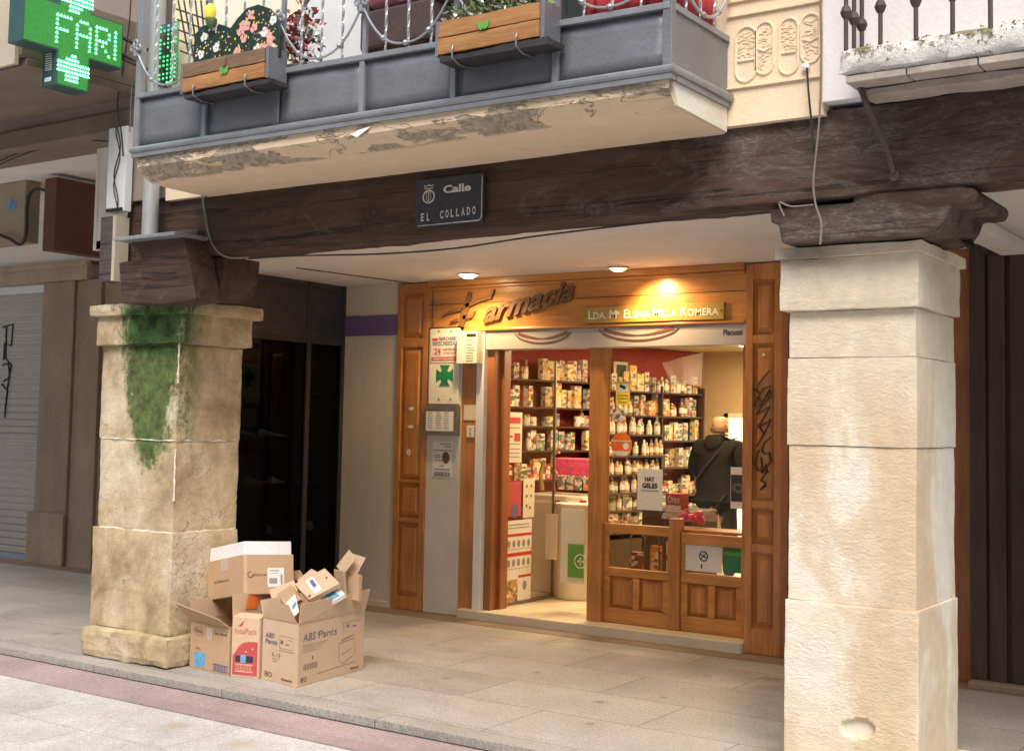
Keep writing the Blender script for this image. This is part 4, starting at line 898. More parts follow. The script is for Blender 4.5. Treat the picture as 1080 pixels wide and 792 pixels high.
# counters
def counter(name, c, r, h, label, sgn):
    t = thing(name, label, 'counter', c)
    part('body', MB().lathe(c, [(r*.96, 0), (r, .03), (r, h-.03), (r*.97, h-.03)], 28), 'counter_white', t, smooth=True)
    part('top', MB().lathe(c+Z_*(h-.029), [(r*1.03, 0), (r*1.05, .015), (r*1.03, .03)], 28), 'counter_white', t, smooth=True)
    return t
cp = PZ(596, 632, .07)+V((.02, .17, 0)); H0 = PY(600, 531, cp.y-.1).z-.07
ct_ = counter('sales_counter', V((cp.x, cp.y, .07)), .20, H0, 'rounded white counter front just inside the pharmacy door', 1)
q = PY(601, 573, 8.95); q2 = PY(614.5, 609, 8.95)
part('display_panel', MB().box(q.x-.075, q2.x+.02, 8.93, 8.945, q2.z-.05, .90), 'counter_white', ct_)
lf = thing('green_leaflet', 'green poster with a white cross in a ring on the counter', 'poster', (q.x, 8.925, q2.z))
part('sheet', MB().box(q.x, q2.x+.02, 8.920, 8.9295, q2.z, q.z), 'green_leaflet', lf)
cc = V((q2.x-.005, 8.9195, (q.z+q2.z)/2)); k = MB().tube([cc+V((.055*math.cos(a), 0, .055*math.sin(a))) for a in [i*math.pi/10 for i in range(20)]], .005, 5, closed=True).box(cc.x-.008, cc.x+.008, 8.917, 8.9195, cc.z-.03, cc.z+.03).box(cc.x-.03, cc.x+.03, 8.917, 8.9193, cc.z-.008, cc.z+.008)
part('cross_ring', k, 'paper', lf)
bc = thing('back_counter', 'long white counter with small red labels behind the pharmacy door', 'counter', (-6.1, 9.9, .07))
yb_ = 9.75; A = PY(552, 520, yb_); B = PY(617, 520, yb_)
part('body', MB().box(A.x, B.x-.02, yb_, yb_+.45, .07, A.z), 'counter_white', bc, bev=.01)
k = MB()
for px in (587, 615): a = PY(px-3.5, 534, yb_); b = PY(px+3.5, 530, yb_); k.box(a.x, b.x, yb_-.004, yb_-.0005, a.z-.0, b.z+.02)
part('red_label', k, 'ink_red', bc)
# basket & bundles on the counter
A = PY(586, 500, yb_+.2); B = PY(625, 484, yb_+.2)
t = thing('gift_display', 'pink patterned open basket with curled ribbon handles on the counter', 'basket', (A.x, yb_+.2, A.z))
part('tray', MB().box(A.x, B.x+.1, yb_+.1, yb_+.35, A.z, B.z), 'pink_bow', t, bev=.01)
part('handle', MB().tube([PY(a, b, yb_+.1) for a, b in ((586, 520), (583, 510), (588, 500), (581, 490), (583, 479), (590, 477))], .012, 8).tube([PY(a, b, yb_+.1) for a, b in ((572, 517), (570, 500), (574, 485))], .02, 8), 'basket', t, smooth=True)
for i, px in enumerate((589, 598, 607, 616)):
    a = PY(px, 519.5, yb_+.08); tt = solo('display_pack', MB().box(a.x, a.x+.055, yb_+.06, yb_+.1, A.z-.13+.001, A.z-.01), ('g_blue', 'g_white', 'g_blue', 'g_orange')[i], 'small blue and white pack standing in a row on the counter' if i < 3 else 'small orange pack at the right end of the row on the counter', 'pack', 'packs on the back counter')
# glass door leaf with posters
XD = -6.02
gd = thing('glass_door', 'open frameless glass door covered with health posters', 'door', (XD, 9.1, .08))
part('pane', MB().box(XD-.012, XD-.004, 8.72, 9.50, .085, 2.15), 'glass_clear', gd)
part('edge_rail', MB().box(XD-.02, XD+.004, 9.501, 9.512, .085, 2.15).box(XD-.018, XD+.002, 8.72, 9.50, .075, .10), 'metal_frame', gd)
PN = X_; PU = Y_
def poster(name, pa, pb, mname, label):
    A = PX(pa[0], pb[1], XD); B = PX(pb[0], pa[1], XD); t = thing(name, label, 'poster', V((XD, (A.y+B.y)/2, A.z)))
    part('sheet', MB().box(XD-.003, XD, A.y, B.y, A.z, B.z), mname, t)
    return t, A, B, (lambda u, v, e=.0005: V((XD+e, A.y+(B.y-A.y)*u, A.z+(B.z-A.z)*v)))
def bar(mb, P, u0, u1, v0, v1, e=.0008): 
    a = P(u0, v0); b = P(u1, v1); mb.box(XD+.0003, XD+.0003+e, a.y, b.y, a.z, b.z); return mb
t, A, B, P = poster('promotion_poster', (532, 435), (551, 488), 'paper_warm', 'narrow cream poster with red figures on the glass door, topmost of the four')
bar(bar(MB(), P, .1, .9, .86, .93), P, .5, .9, .45, .60); k = bar(bar(bar(MB(), P, .1, .9, .78, .90), P, .55, .9, .42, .58), P, .1, .45, .5, .54); part('red_print', k, 'ink_red', t)
k = MB()
for v_ in (.68, .36, .26, .18, .1): bar(k, P, .12, .88, v_, v_+.02)
part('print', k, 'ink_grey', t)
t, A, B, P = poster('pink_poster', (536, 507), (550, 545), 'box_red', 'small pinkish red poster with a dark figure, above the safety poster')
k = MB(); c_ = P(.5, .16, .001); k.disc(c_, Y_, Z_, .055, X_, .001, ry=.06); part('figure', k, 'ink_navy', t)
t, A, B, P = poster('white_poster', (551.5, 504), (564, 546), 'paper_warm', 'small white poster with dots beside the pinkish red poster')
k = MB()
for u_, v_ in ((.3, .8), (.7, .8), (.3, .55), (.7, .55), (.6, .25), (.3, .3)): k.disc(P(u_, v_, .001), Y_, Z_, .012, X_, .001)
part('dots', k, 'ink_brown', t)
t, A, B, P = poster('safety_poster', (532, 547), (561, 636), 'paper', 'large white health poster with red bands and round pictograms')
k = bar(bar(bar(MB(), P, 0, 1, .80, .835), P, 0, 1, .555, .60), P, .5, 1, .285, .315); part('red_band', k, 'ink_red', t)
k = MB()
for row, v_ in ((0, .71), (1, .475)):
    for i in range(5): k.disc(P(.12+.19*i, v_, .001), Y_, Z_, .022, X_, .001, ry=.032)
k.disc(P(.75, .18, .001), Y_, Z_, .03, X_, .001, ry=.04)
for v_ in (.94, .90): bar(k, P, .1, .9, v_, v_+.012)
for v_ in (.64, .40): bar(k, P, .05, .95, v_, v_+.006)
part('pictogram', k, 'ink_grey', t)
k = bar(MB(), P, 0, .48, 0, .27); part('yellow_block', k, 'g_amber', t)
# notice hanging beside the counter
A = PX(566, 590, XD+.0); 
o = solo('hanging_notice', MB().box(XD+.02, XD+.14, 9.34, 9.345, PY(571, 589, 9.34).z, PY(571, 541, 9.34).z), 'paper_warm', 'narrow white notice with black arrows at the left side of the counter', 'notice')
# ---- things stuck on the right window
YW = 8.6255
def wsheet(name, pa, pb, mname, label, cat, y=YW, th=.002):
    A = PY(pa[0], pb[1], y); B = PY(pb[0], pa[1], y); t = thing(name, label, cat, V(((A.x+B.x)/2, y, A.z)))
    part('sheet', MB().box(A.x, B.x, y-th, y, A.z, B.z), mname, t)
    return t, (lambda u, v: V((A.x+(B.x-A.x)*u, y-th-.0004, A.z+(B.z-A.z)*v))), B.x-A.x
def wbar(k, P, u0, u1, v0, v1): a = P(u0, v0); b = P(u1, v1); return k.box(a.x, b.x, a.y-.0006, a.y, a.z, b.z)
t, P, W_ = wsheet('camera_sticker', (649.5, 402), (664.5, 427), 'flower_yellow', 'yellow sticker with a black camera symbol on the window', 'sticker')
part('white_field', wbar(MB(), P, .1, .9, .55, .9), 'paper', t); k = wbar(wbar(MB(), P, .1, .9, .38, .41), P, .1, .9, .25, .28); k.stroke([(0, .02), (.05, 0)], .022, P(.3, .7)+V((0, -.001, 0)), X_, Z_, FN, .0008); k.text('ZONA', P(.2, .08), X_, Z_, .012, W_*.6, .01); part('camera_symbol', k, 'ink_black', t, fix=False)
c_ = PY(652, 438, YW); k = MB()
for i in range(8): a = i*math.pi/4; k.disc(c_+V((.038*math.cos(a), -.0003*i, .038*math.sin(a))), X_, Z_, .026, FN, .001, 10)
solo('flower_sticker', k, 'g_pale', 'pale blue-white flower sticker on the window', 'sticker')
c_ = PY(655.5, 469, YW); t = thing('round_sticker', 'round orange and white sticker on the window', 'sticker', c_)
part('disc', MB().disc(c_, X_, Z_, .095, FN, .001, 28), 'orange_sticker', t)
k = MB().box(c_.x-.088, c_.x+.088, c_.y-.002, c_.y-.0012, c_.z+.025, c_.z+.033).disc(c_+V((.04, -.0012, -.01)), X_, Z_, .026, FN, .001).prism([c_+V((-.08, -.0012, -.05)), c_+V((.08, -.0012, -.05)), c_+V((.045, -.0012, -.084)), c_+V((-.045, -.0012, -.084))], (0, -.001, 0))
part('white_print', k, 'paper', t)
t, P, W_ = wsheet('gel_notice', (672, 495), (699, 537), 'paper', 'white sheet reading HAY GELES on the window', 'notice')
k = MB(); k.text('HAY', P(.5, .70), X_, Z_, .034, W_*.40, .04, align='C'); k.text('GELES', P(.5, .54), X_, Z_, .034, W_*.60, .04, align='C'); wbar(k, P, .15, .85, .46, .475); part('lettering', k, 'ink_black', t, fix=False)
t, P, W_ = wsheet('x_ray_print', (770.5, 493), (784.5, 536), 'paper', 'white sheet with a dark grey picture at the right edge of the window', 'notice')
k = wbar(MB(), P, .03, .97, .17, .82); part('picture', k, 'sign_enamel', t); k = MB()
for r in (.03, .045): k.tube([P(.6, .5)+V((r*math.cos(a), -.001, r*.7*math.sin(a))) for a in [i*math.pi/8 for i in range(16)]], .003, 4, closed=True)
part('ring', k, 'ink_grey', t)
YL = 8.617
t, P, W_ = wsheet('no_smoking_sign', (723, 570), (761.5, 601), 'paper', 'white no-smoking sign in the lower right pane', 'sign', YL)
k = MB(); wbar(k, P, .2, .8, .84, .87); c_ = P(.5, .48); rr_ = .034
k.tube([c_+V((rr_*math.cos(a), 0, rr_*math.sin(a))) for a in [i*math.pi/10 for i in range(20)]], .004, 5, closed=True); k.stroke([(-.026, .012), (.026, -.012)], .007, c_, X_, Z_, FN, .002).stroke([(-.022, -.022), (.022, .022)], .005, c_, X_, Z_, FN, .0025).stroke([(0, 0), (.0, .03)], .01, P(.45, .1), X_, Z_, FN, .001)
part('symbol', k, 'ink_black', t)
t, P, W_ = wsheet('green_card', (763.5, 573), (784.2, 603), 'pharm_green', 'green striped card in the lower right pane', 'card', YL)
k = wbar(MB(), P, 0, 1, .55, .68); part('stripe', k, 'green_leaflet', t)
# low display inside the left lower pane, flowers in cellophane
t = thing('wire_display', 'low wire display with packets behind the lower left pane', 'display', (-4.7, 8.9, .3))
k = MB()
for x in (-4.88, -4.75, -4.60): k.tube([V((x, 8.85, .07)), V((x, 8.85, .72)), V((x+.05, 8.85, .78)), V((x+.12, 8.85, .72)), V((x+.12, 8.85, .07))], .006, 6)
k.tube([V((-4.95, 8.85, .35)), V((-4.3, 8.85, .35))], .006, 6).box(-5.0, -4.3, 8.86, 9.0, .07, .32)
part('wire', k, 'metal_frame', t); k = MB().box(-4.72, -4.62, 8.87, 8.90, .38, .66, 0).box(-4.58, -4.50, 8.87, 8.90, .42, .70, 1).box(-4.9, -4.78, 8.87, 8.90, .36, .6, 2).box(-4.48, -4.42, 8.87, 8.9, .36, .72, 0)
part('packet', k, ['g_orange', 'g_cream', 'g_brown'], t)
t = thing('red_carton', 'red and white carton reading Orico beside the gel notice', 'carton', PY(710, 536, 9.6))
A = PY(702, 536, 9.6); B = PY(718, 521, 9.6); part('body', MB().box(A.x, B.x, 9.6, 9.75, A.z, B.z), 'box_red', t)
k = MB().text('Orico', V((A.x+.02, 9.5985, A.z+.05)), X_, Z_, .06, (B.x-A.x)*.8, .03); k.box(A.x, B.x, 9.598, 9.5995, A.z, A.z+.03); part('lettering', k, 'paper', t, fix=False)
tb = PY(716, 538, 9.45); solo('side_counter', MB().box(tb.x-.32, tb.x+.14, 9.4, 9.9, .07, tb.z-.005), 'dark_shelf', 'low dark counter under the red and white carton', 'counter', bev=.01)
A = PY(729, 546, 8.9); t = thing('gift_bouquet', 'pink wrapped gift in crackled cellophane behind the central stile', 'gift', A+V((0, 0, -.06)))
k = MB(); rg = random.Random(3)
for i in range(9):
    c = A+V((rg.uniform(-.09, .11), rg.uniform(-.03, .03), rg.uniform(-.02, .035))); pr = []
    for j in range(5): pr.append((.035*math.sin(math.pi*(j+.5)/5)*rg.uniform(.8, 1.2), .06*j/4-.03))
    k.lathe(c, pr, 8, axis=V((rg.uniform(-1, 1), rg.uniform(-1, 0), rg.uniform(-.3, 1))))
part('pink_wrap', k, 'pink_bow', t, smooth=True)
k = MB()
for s_ in (-1, 1):
    base = A+V((-.04*s_, 0, -.02)); fan = [base+V((s_*-.20*math.cos(a)*1.1, .02*math.sin(7*a), .12*math.sin(a)+.02*math.sin(9*a))) for a in [i*.16 for i in range(9)]]
    for i in range(8): k.prism([base, fan[i], fan[i+1]], (0, .001, 0))
o = part('cellophane', k, 'film', t)
solo('window_sill_board', MB().box(-4.45, -3.82, 8.66, 8.95, A.z-.09, A.z-.07), 'orange_wood_h', 'wooden shelf board inside the window under the gift', 'shelf')
# lamps in the room
for i, (x, y, e) in enumerate(((-5.6, 9.6, 26), (-4.9, 10.8, 27), (-5.3, 12.2, 26))):
    t = thing('ceiling_panel_lamp', 'warm ceiling lamp inside the pharmacy', 'lamp', (x, y, 2.41), 'lamps inside the pharmacy')
    part('diffuser', MB().box(x-.12, x+.12, y-.12, y+.12, 2.425, 2.439), 'lamp_glow_in', t)
    l = bpy.data.lights.new('room_light', 'AREA'); l.energy = e; l.size = .5; l.color = (1., .72, .40); o = bpy.data.objects.new('room_light', l); o.location = (x, y, 2.40); COL.objects.link(o)
# ------------------------------------------------------------------ the customer
def skin_obj(name, joints, edges, mname, parent, sub=2, root=0, loc=None):
    base = BASE[parent.name] if parent else loc
    me = bpy.data.meshes.new(name); me.from_pydata([tuple(V(j[0])-base) if parent else j[0] for j in joints], edges, [])
    o = bpy.data.objects.new(name, me); COL.objects.link(o); me.materials.append(M[mname])
    md = o.modifiers.new('skin', 'SKIN'); md.use_smooth_shade = True
    for i, j in enumerate(joints):
        r = j[1]; me.skin_vertices[0].data[i].radius = (r, r) if isinstance(r, (int, float)) else r
    me.skin_vertices[0].data[root].use_root = True
    sb_ = o.modifiers.new('sub', 'SUBSURF'); sb_.levels = sub; sb_.render_levels = sub
    if parent: o.parent = parent
    BASE[o.name] = base
    return o
PC = V((-5.30, 11.35, .068))
pr = thing('person', 'bald man in a dark hooded winter coat seen from behind, shoulder strap across', 'person', PC)
fw = V((.12, .99, 0)).normalized(); rg_ = V((fw.y, -fw.x, 0))
def B_(r, f, z): return PC+rg_*r+fw*f+Z_*(z-.068)
J = [(B_(0, 0, .98), (.16, .12)), (B_(0, -.01, 1.15), (.15, .11)), (B_(0, -.02, 1.34), (.17, .11)), (B_(0, -.01, 1.47), (.09, .08)), (B_(0, .0, 1.53), .058), (B_(0, .015, 1.585), .07), (B_(0, .02, 1.65), .085), (B_(0, .02, 1.70), .06),
     (B_(-.19, -.01, 1.42), .06), (B_(-.26, .0, 1.17), .048), (B_(-.22, .22, 1.10), .036), (B_(-.20, .29, 1.10), .032),
     (B_(.19, -.01, 1.42), .06), (B_(.26, .0, 1.17), .048), (B_(.20, .22, 1.12), .036), (B_(.18, .29, 1.12), .032),
     (B_(-.10, 0, .90), .085), (B_(-.11, .01, .52), .06), (B_(-.11, -.01, .14), .042), (B_(-.11, .12, .10), .035),
     (B_(.10, 0, .90), .085), (B_(.12, .03, .52), .06), (B_(.12, .01, .14), .042), (B_(.13, .14, .10), .035)]
E_ = [(0, 1), (1, 2), (2, 3), (3, 4), (4, 5), (5, 6), (6, 7), (2, 8), (8, 9), (9, 10), (10, 11), (2, 12), (12, 13), (13, 14), (14, 15), (0, 16), (16, 17), (17, 18), (18, 19), (0, 20), (20, 21), (21, 22), (22, 23)]
for side, wi in ((-1, 11), (1, 15)):
    w0 = J[wi][0]
    for k_, (dr, lf_, r_) in enumerate(((-.03, .07, .009), (-.012, .085, .009), (.008, .08, .009), (.026, .062, .008))):
        a = len(J); J.append((w0+rg_*dr+fw*.045, r_)); J.append((w0+rg_*dr*1.2+fw*(.045+lf_*.5)-Z_*.008, r_*.95)); J.append((w0+rg_*dr*1.2+fw*(.045+lf_*.85)-Z_*.03, r_*.8)); E_ += [(wi, a), (a, a+1), (a+1, a+2)]
    a = len(J); J.append((w0-rg_*side*.035+fw*.02, .010)); J.append((w0-rg_*side*.055+fw*.055-Z_*.01, .008)); E_ += [(wi, a), (a, a+1)]
skin_obj('body', J, E_, 'skin', pr)
# face and ears
fc = MB(); 
for s_ in (-1, 1): fc.lathe(B_(s_*.082, .01, 1.615), [(.006, -.008), (.018, 0), (.006, .008)], 8, axis=rg_)
fc.lathe(B_(0, .105, 1.615), [(.008, -.01), (.014, 0), (.006, .012)], 8, axis=fw)
part('ear', fc, 'skin', pr, smooth=True)
ey = MB()
for s_ in (-1, 1): ey.disc(B_(s_*.03, .103, 1.64), rg_, Z_, .009, fw, .002, 10, ry=.005)
ey.box(0, 0, 0, 0, 0, 0) if False else None
ey.disc(B_(0, .10, 1.575), rg_, Z_, .02, fw, .002, 10, ry=.004); part('eyes_and_mouth', ey, 'ink_brown', pr)
hr = MB(); rings = []
for j in range(5):
    z = 1.545+j*.013; r = .088 - (.012 if j == 4 else 0)
    for k_ in range(19): an = math.pi*(1.0+ -0.08 + 1.16*k_/18) ; rings.append(B_(math.cos(an)*(r+.002)*.98, .017+math.sin(an)*(r+.006), z))
fs = [(j*19+k_, j*19+k_+1, (j+1)*19+k_+1, (j+1)*19+k_) for j in range(4) for k_ in range(18)]
hr.add(rings, fs); o = part('hair', hr, 'hair', pr, smooth=True); md = o.modifiers.new('solid', 'SOLIDIFY'); md.thickness = .003; md.offset = 0
# coat
CJ = [(B_(0, -.01, 1.05), (.22, .15)), (B_(0, -.01, .88), (.225, .155)), (B_(0, -.01, .74), (.225, .15)), (B_(0, -.02, 1.24), (.215, .14)), (B_(0, -.02, 1.38), (.21, .13)), (B_(0, -.01, 1.47), (.13, .11)), (B_(0, .0, 1.525), (.085, .08)),
      (B_(-.21, -.01, 1.40), .085), (B_(-.285, -.01, 1.18), .078), (B_(-.235, .20, 1.10), .06), (B_(-.22, .25, 1.10), .05), (B_(.21, -.01, 1.40), .085), (B_(.285, -.01, 1.18), .078), (B_(.225, .20, 1.12), .06), (B_(.20, .25, 1.12), .05)]
CE = [(0, 1), (1, 2), (0, 3), (3, 4), (4, 5), (5, 6), (4, 7), (7, 8), (8, 9), (9, 10), (4, 11), (11, 12), (12, 13), (13, 14)]
ctt = skin_obj('coat', CJ, CE, 'coat', pr)
HJ = [(B_(0, -.11, 1.43), (.10, .05)), (B_(0, -.13, 1.35), (.07, .035)), (B_(-.07, -.09, 1.47), .045), (B_(.07, -.09, 1.47), .045), (B_(-.085, -.02, 1.50), .035), (B_(.085, -.02, 1.50), .035)]
skin_obj('hood', HJ, [(0, 1), (0, 2), (0, 3), (2, 4), (3, 5)], 'coat', pr)
st = [B_(.16, .06, 1.49), B_(.14, -.08, 1.46), B_(.06, -.155, 1.33), B_(-.05, -.17, 1.20), B_(-.16, -.14, 1.08), B_(-.235, -.03, .99), B_(-.20, .10, .97)]
part('strap', MB().tube(st, .018, 6, sq=.4), 'strap_black', pr, smooth=True)
TJ = [(B_(0, 0, .95), (.15, .12)), (B_(-.10, 0, .86), .10), (B_(-.115, .01, .52), .078), (B_(-.115, -.01, .15), .065), (B_(.10, 0, .86), .10), (B_(.12, .03, .52), .078), (B_(.12, .01, .15), .065)]
skin_obj('trousers', TJ, [(0, 1), (1, 2), (2, 3), (0, 4), (4, 5), (5, 6)], 'trousers', pr)
for s_, dx in ((-1, -.115), (1, .125)):
    part('shoe', shoe_mb(B_(dx, .05, .068), math.atan2(fw.y, fw.x), 1.05), 'shoe_leather', pr, smooth=True)
# ------------------------------------------------------------------ grey balcony
def sag(mb, x0=-6.07):
    for p in mb.v:
        k = -.005 if p.z < 3.2 else (-.017 if p.z > 3.48 else -.005-.012*(p.z-3.2)/.28)
        p.z += k*(p.x-x0)
    return mb
bl = thing('balcony', 'grey iron balcony with cracked plaster underside and twisted railing', 'balcony', (-4.3, 5.2, 3.0))
BX0, BX1, BF = -6.08, -2.52, 4.87
# slab with chamfered nose, uneven
nx, prof = 60, [(BF+.03, 3.15), (BF+.0, 3.125), (BF+.005, 3.07), (BF+.06, 3.02), (BF+.12, 2.998), (5.10, 2.992), (5.30, 2.988), (5.46, 2.986), (5.46, 3.15)]
mb = MB(); vs = []
for i in range(nx+1):
    x = BX0+.01+(BX1-BX0-.02)*i/nx
    for j, (y, z) in enumerate(prof):
        d = noise.noise(V((x*2.2, y*3, z*3)))*.007+noise.noise(V((x*9, y*9, z*9)))*.003
        vs.append(V((x, y-(d if j < 4 else 0), z-(d if 1 < j < 8 else 0))))
n_ = len(prof); fs = [(i*n_+j, i*n_+(j+1) % n_, (i+1)*n_+(j+1) % n_, (i+1)*n_+j) for i in range(nx) for j in range(n_)]
fs += [tuple(range(n_)), tuple(nx*n_+j for j in range(n_))]
mb.add(vs, fs)
mt, nt, b = newmat('slab_plaster'); v = coords(nt, (1, 1, 1), True); sx = nt.nodes.new('ShaderNodeSeparateXYZ'); nt.links.new(v, sx.inputs[0])
n1 = noise_(nt, coords(nt, (.55, 1.3, 1.3), True), 3.4, 5, .62, .3); n2 = noise_(nt, v, 30, 5, .75); n3 = noise_(nt, v, 7, 4, .6, .4); n4 = noise_(nt, coords(nt, (.5, 1, 1), True), 2.6, 4, .6, 1.4)
front = math_(nt, 'MULTIPLY', math_(nt, 'SUBTRACT', 4.995, sx.outputs[1]), 16, clamp=True)
rightish = math_(nt, 'MULTIPLY', math_(nt, 'ADD', sx.outputs[0], 5.7), .3, clamp=True)
f = math_(nt, 'MULTIPLY', math_(nt, 'SUBTRACT', math_(nt, 'ADD', n1, math_(nt, 'MULTIPLY', rightish, .06)), .515), 30, clamp=True); f = math_(nt, 'MULTIPLY', f, ramp(nt, front, [(.0, (0, 0, 0)), (.35, (1, 1, 1))]))
cream = mixc(nt, 1, (.74, .58, .40), ramp(nt, n3, [(.3, (.93,)*3), (.7, (1.04,)*3)]), 'MULTIPLY')
cr = ramp(nt, math_(nt, 'ABSOLUTE', math_(nt, 'SUBTRACT', n4, .5)), [(0, (.0,)*3), (.006, (1,)*3)])
crm = mixc(nt, front, (1, 1, 1), cr); c = mixc(nt, .75, cream, crm, 'MULTIPLY')
brk = ramp(nt, n2, [(.3, (.22, .15, .10)), (.5, (.44, .36, .27)), (.7, (.60, .52, .42))])
c = mixc(nt, f, c, brk); nt.links.new(c, b.inputs['Base Color']); b.inputs['Roughness'].default_value = .92
setbump(nt, b, math_(nt, 'ADD', math_(nt, 'MULTIPLY', f, -1.6), math_(nt, 'ADD', math_(nt, 'MULTIPLY', math_(nt, 'MULTIPLY', n2, f), 1.3), math_(nt, 'MULTIPLY', crm, .4))), .9, .014)
part('slab', mb, 'slab_plaster', bl, smooth=True)
part('side_plaster', MB().prism([V((BX1-.012, y, z)) for y, z in ((BF+.03, 3.14), (BF+.03, 3.10), (BF+.07, 3.01), (5.455, 2.995), (5.455, 3.14))], (.014, 0, 0)), 'plaster_pale', bl)
# moulding
m_ = MB()
for (yy, zz, r) in ((BF-.012, 3.172, .021),):
    m_.tube([V((BX0-.02, 5.44, zz)), V((BX0-.02, yy, zz)), V((BX1+.02, yy, zz)), V((BX1+.02, 5.45, zz))], r, 10)
m_.box(BX0-.015, BX1+.015, BF-.02, BF+.03, 3.128, 3.152).box(BX1-.01, BX1+.018, BF+.031, 5.455, 3.126, 3.150)
part('moulding', sag(m_), 'iron_light', bl, smooth=True)
xs = [BX0+.593*i for i in range(7)]; xs[-1] = BX1
for i in range(6):
    k = MB(); x0, x1 = xs[i]+.012, xs[i+1]-.012; n = 8
    vs = []
    for a in range(n+1):
        for c in range(5):
            x = x0+(x1-x0)*a/n; z = 3.19+.30*c/4; vs.append(V((x, BF+.008+noise.noise(V((x*6, z*6, 1)))*.010, z)))
    fs = [(a*5+c, (a+1)*5+c, (a+1)*5+c+1, a*5+c+1) for a in range(n) for c in range(4)]
    k.add(vs, fs); o = part('panel', sag(k), 'iron_grey', bl, smooth=True); md = o.modifiers.new('solid', 'SOLIDIFY'); md.thickness = .004
    if i not in (2,): part('panel_post', sag(MB().box(xs[i]-.016, xs[i]+.016, BF-.012, BF+.012, 3.19, 3.50)), 'iron_light', bl, bev=.002)
part('backing', sag(MB().box(BX0+.01, BX1-.01, BF+.022, BF+.026, 3.16, 3.49)), 'iron_grey', bl)
part('panel', sag(MB().box(BX1-.004, BX1+.002, BF+.02, 5.455, 3.19, 3.49)), 'iron_grey', bl)
part('corner_post', sag(MB().box(BX1-.034, BX1+.012, BF-.014, BF+.03, 3.18, 4.4)), 'iron_grey', bl, bev=.003)
part('corner_post', sag(MB().box(BX0-.01, BX0+.03, BF-.014, BF+.03, 3.18, 4.4)), 'iron_light', bl, bev=.003)
part('rail', sag(MB().box(BX0, BX1, BF-.018, BF+.018, 3.485, 3.515).box(BX1-.018, BX1+.014, BF+.02, 5.455, 3.485, 3.515)), 'iron_light', bl, bev=.003)
part('top_rail', sag(MB().box(BX0, BX1, BF-.02, BF+.02, 4.36, 4.40).box(BX1-.018, BX1+.014, BF+.02, 5.455, 4.36, 4.40)), 'iron_light', bl, bev=.003)
mat('iron_silver', (.40, .41, .43), .35, .15, metal=.5)
def twbar(x, y, z0=3.515, z1=4.36):
    n = 40; return MB().tube([V((x, y, z0+(z1-z0)*i/n)) for i in range(n+1)], .0075, 4, twist=.42)
for i in range(6):
    for j in range(4):
        if j: part('twisted_bar', sag(twbar(xs[i]+(xs[i+1]-xs[i])*j/4-.0, BF)), 'iron_silver', bl)
    if 0 < i: part('upright', sag(MB().box(xs[i]-.013, xs[i]+.013, BF+.002, BF+.02, 3.515, 4.36)), 'iron_light', bl)
    a, c = xs[i], xs[i+1]; sw_ = MB(); nn = 18; pts = []
    for j in range(nn+1):
        u = j/nn; x = a+(c-a)*u; z = 3.535+.24*abs(2*u-1)**2.4; pts.append(V((x, BF-.02, z)))
    sw_.tube(pts, .0065, 6)
    for u in (.25, .5, .75): sw_.lathe(V((a+(c-a)*u, BF-.02, 3.535+.24*abs(2*u-1)**2.4)), [(.002, -.016), (.014, -.008), (.017, 0), (.014, .008), (.002, .016)], 8)
    sg = part('swag', sag(sw_), 'iron_silver', bl, smooth=True)
for i in range(7):
    fn = MB(); c = V((xs[i]+(0 if i < 6 else -.015), BF-.03, 3.79))
    for dx, dz in ((-.026, 0), (.026, 0), (0, .03)): fn.tube([c+V((dx+.016*math.cos(a), 0, dz+.016*math.sin(a))) for a in [k*math.pi/5 for k in range(10)]], .0075, 6, closed=True)
    fn.box(c.x-.012, c.x+.012, c.y-.005, c.y+.02, c.z-.05, c.z-.015)
    part('finial', sag(fn), 'iron_silver', bl, smooth=True)
for j in range(1, 4): part('twisted_bar', sag(twbar(BX1, BF+(5.455-BF)*j/4)), 'iron_silver', bl)
pts = [V((BX1+.02, BF+(5.44-BF)*j/14, 3.535+.22*abs(2*j/14-1)**2.4)) for j in range(15)]
sw_ = MB().tube(pts, .0085, 6)
for j in (3, 7, 11): sw_.lathe(pts[j], [(.002, -.016), (.017, 0), (.002, .016)], 8)
part('swag', sag(sw_), 'iron_silver', bl, smooth=True)
solo('plaster_flake', MB().prism([PY(370, 142, BF-.008), PY(376, 138, BF-.012), PY(392, 133, BF-.004), PY(384, 139, BF-.012), PY(376, 145, BF-.014)], (0, .004, 0)), 'wall_bright', 'small white curled plaster flake on the balcony edge', 'plaster flake')
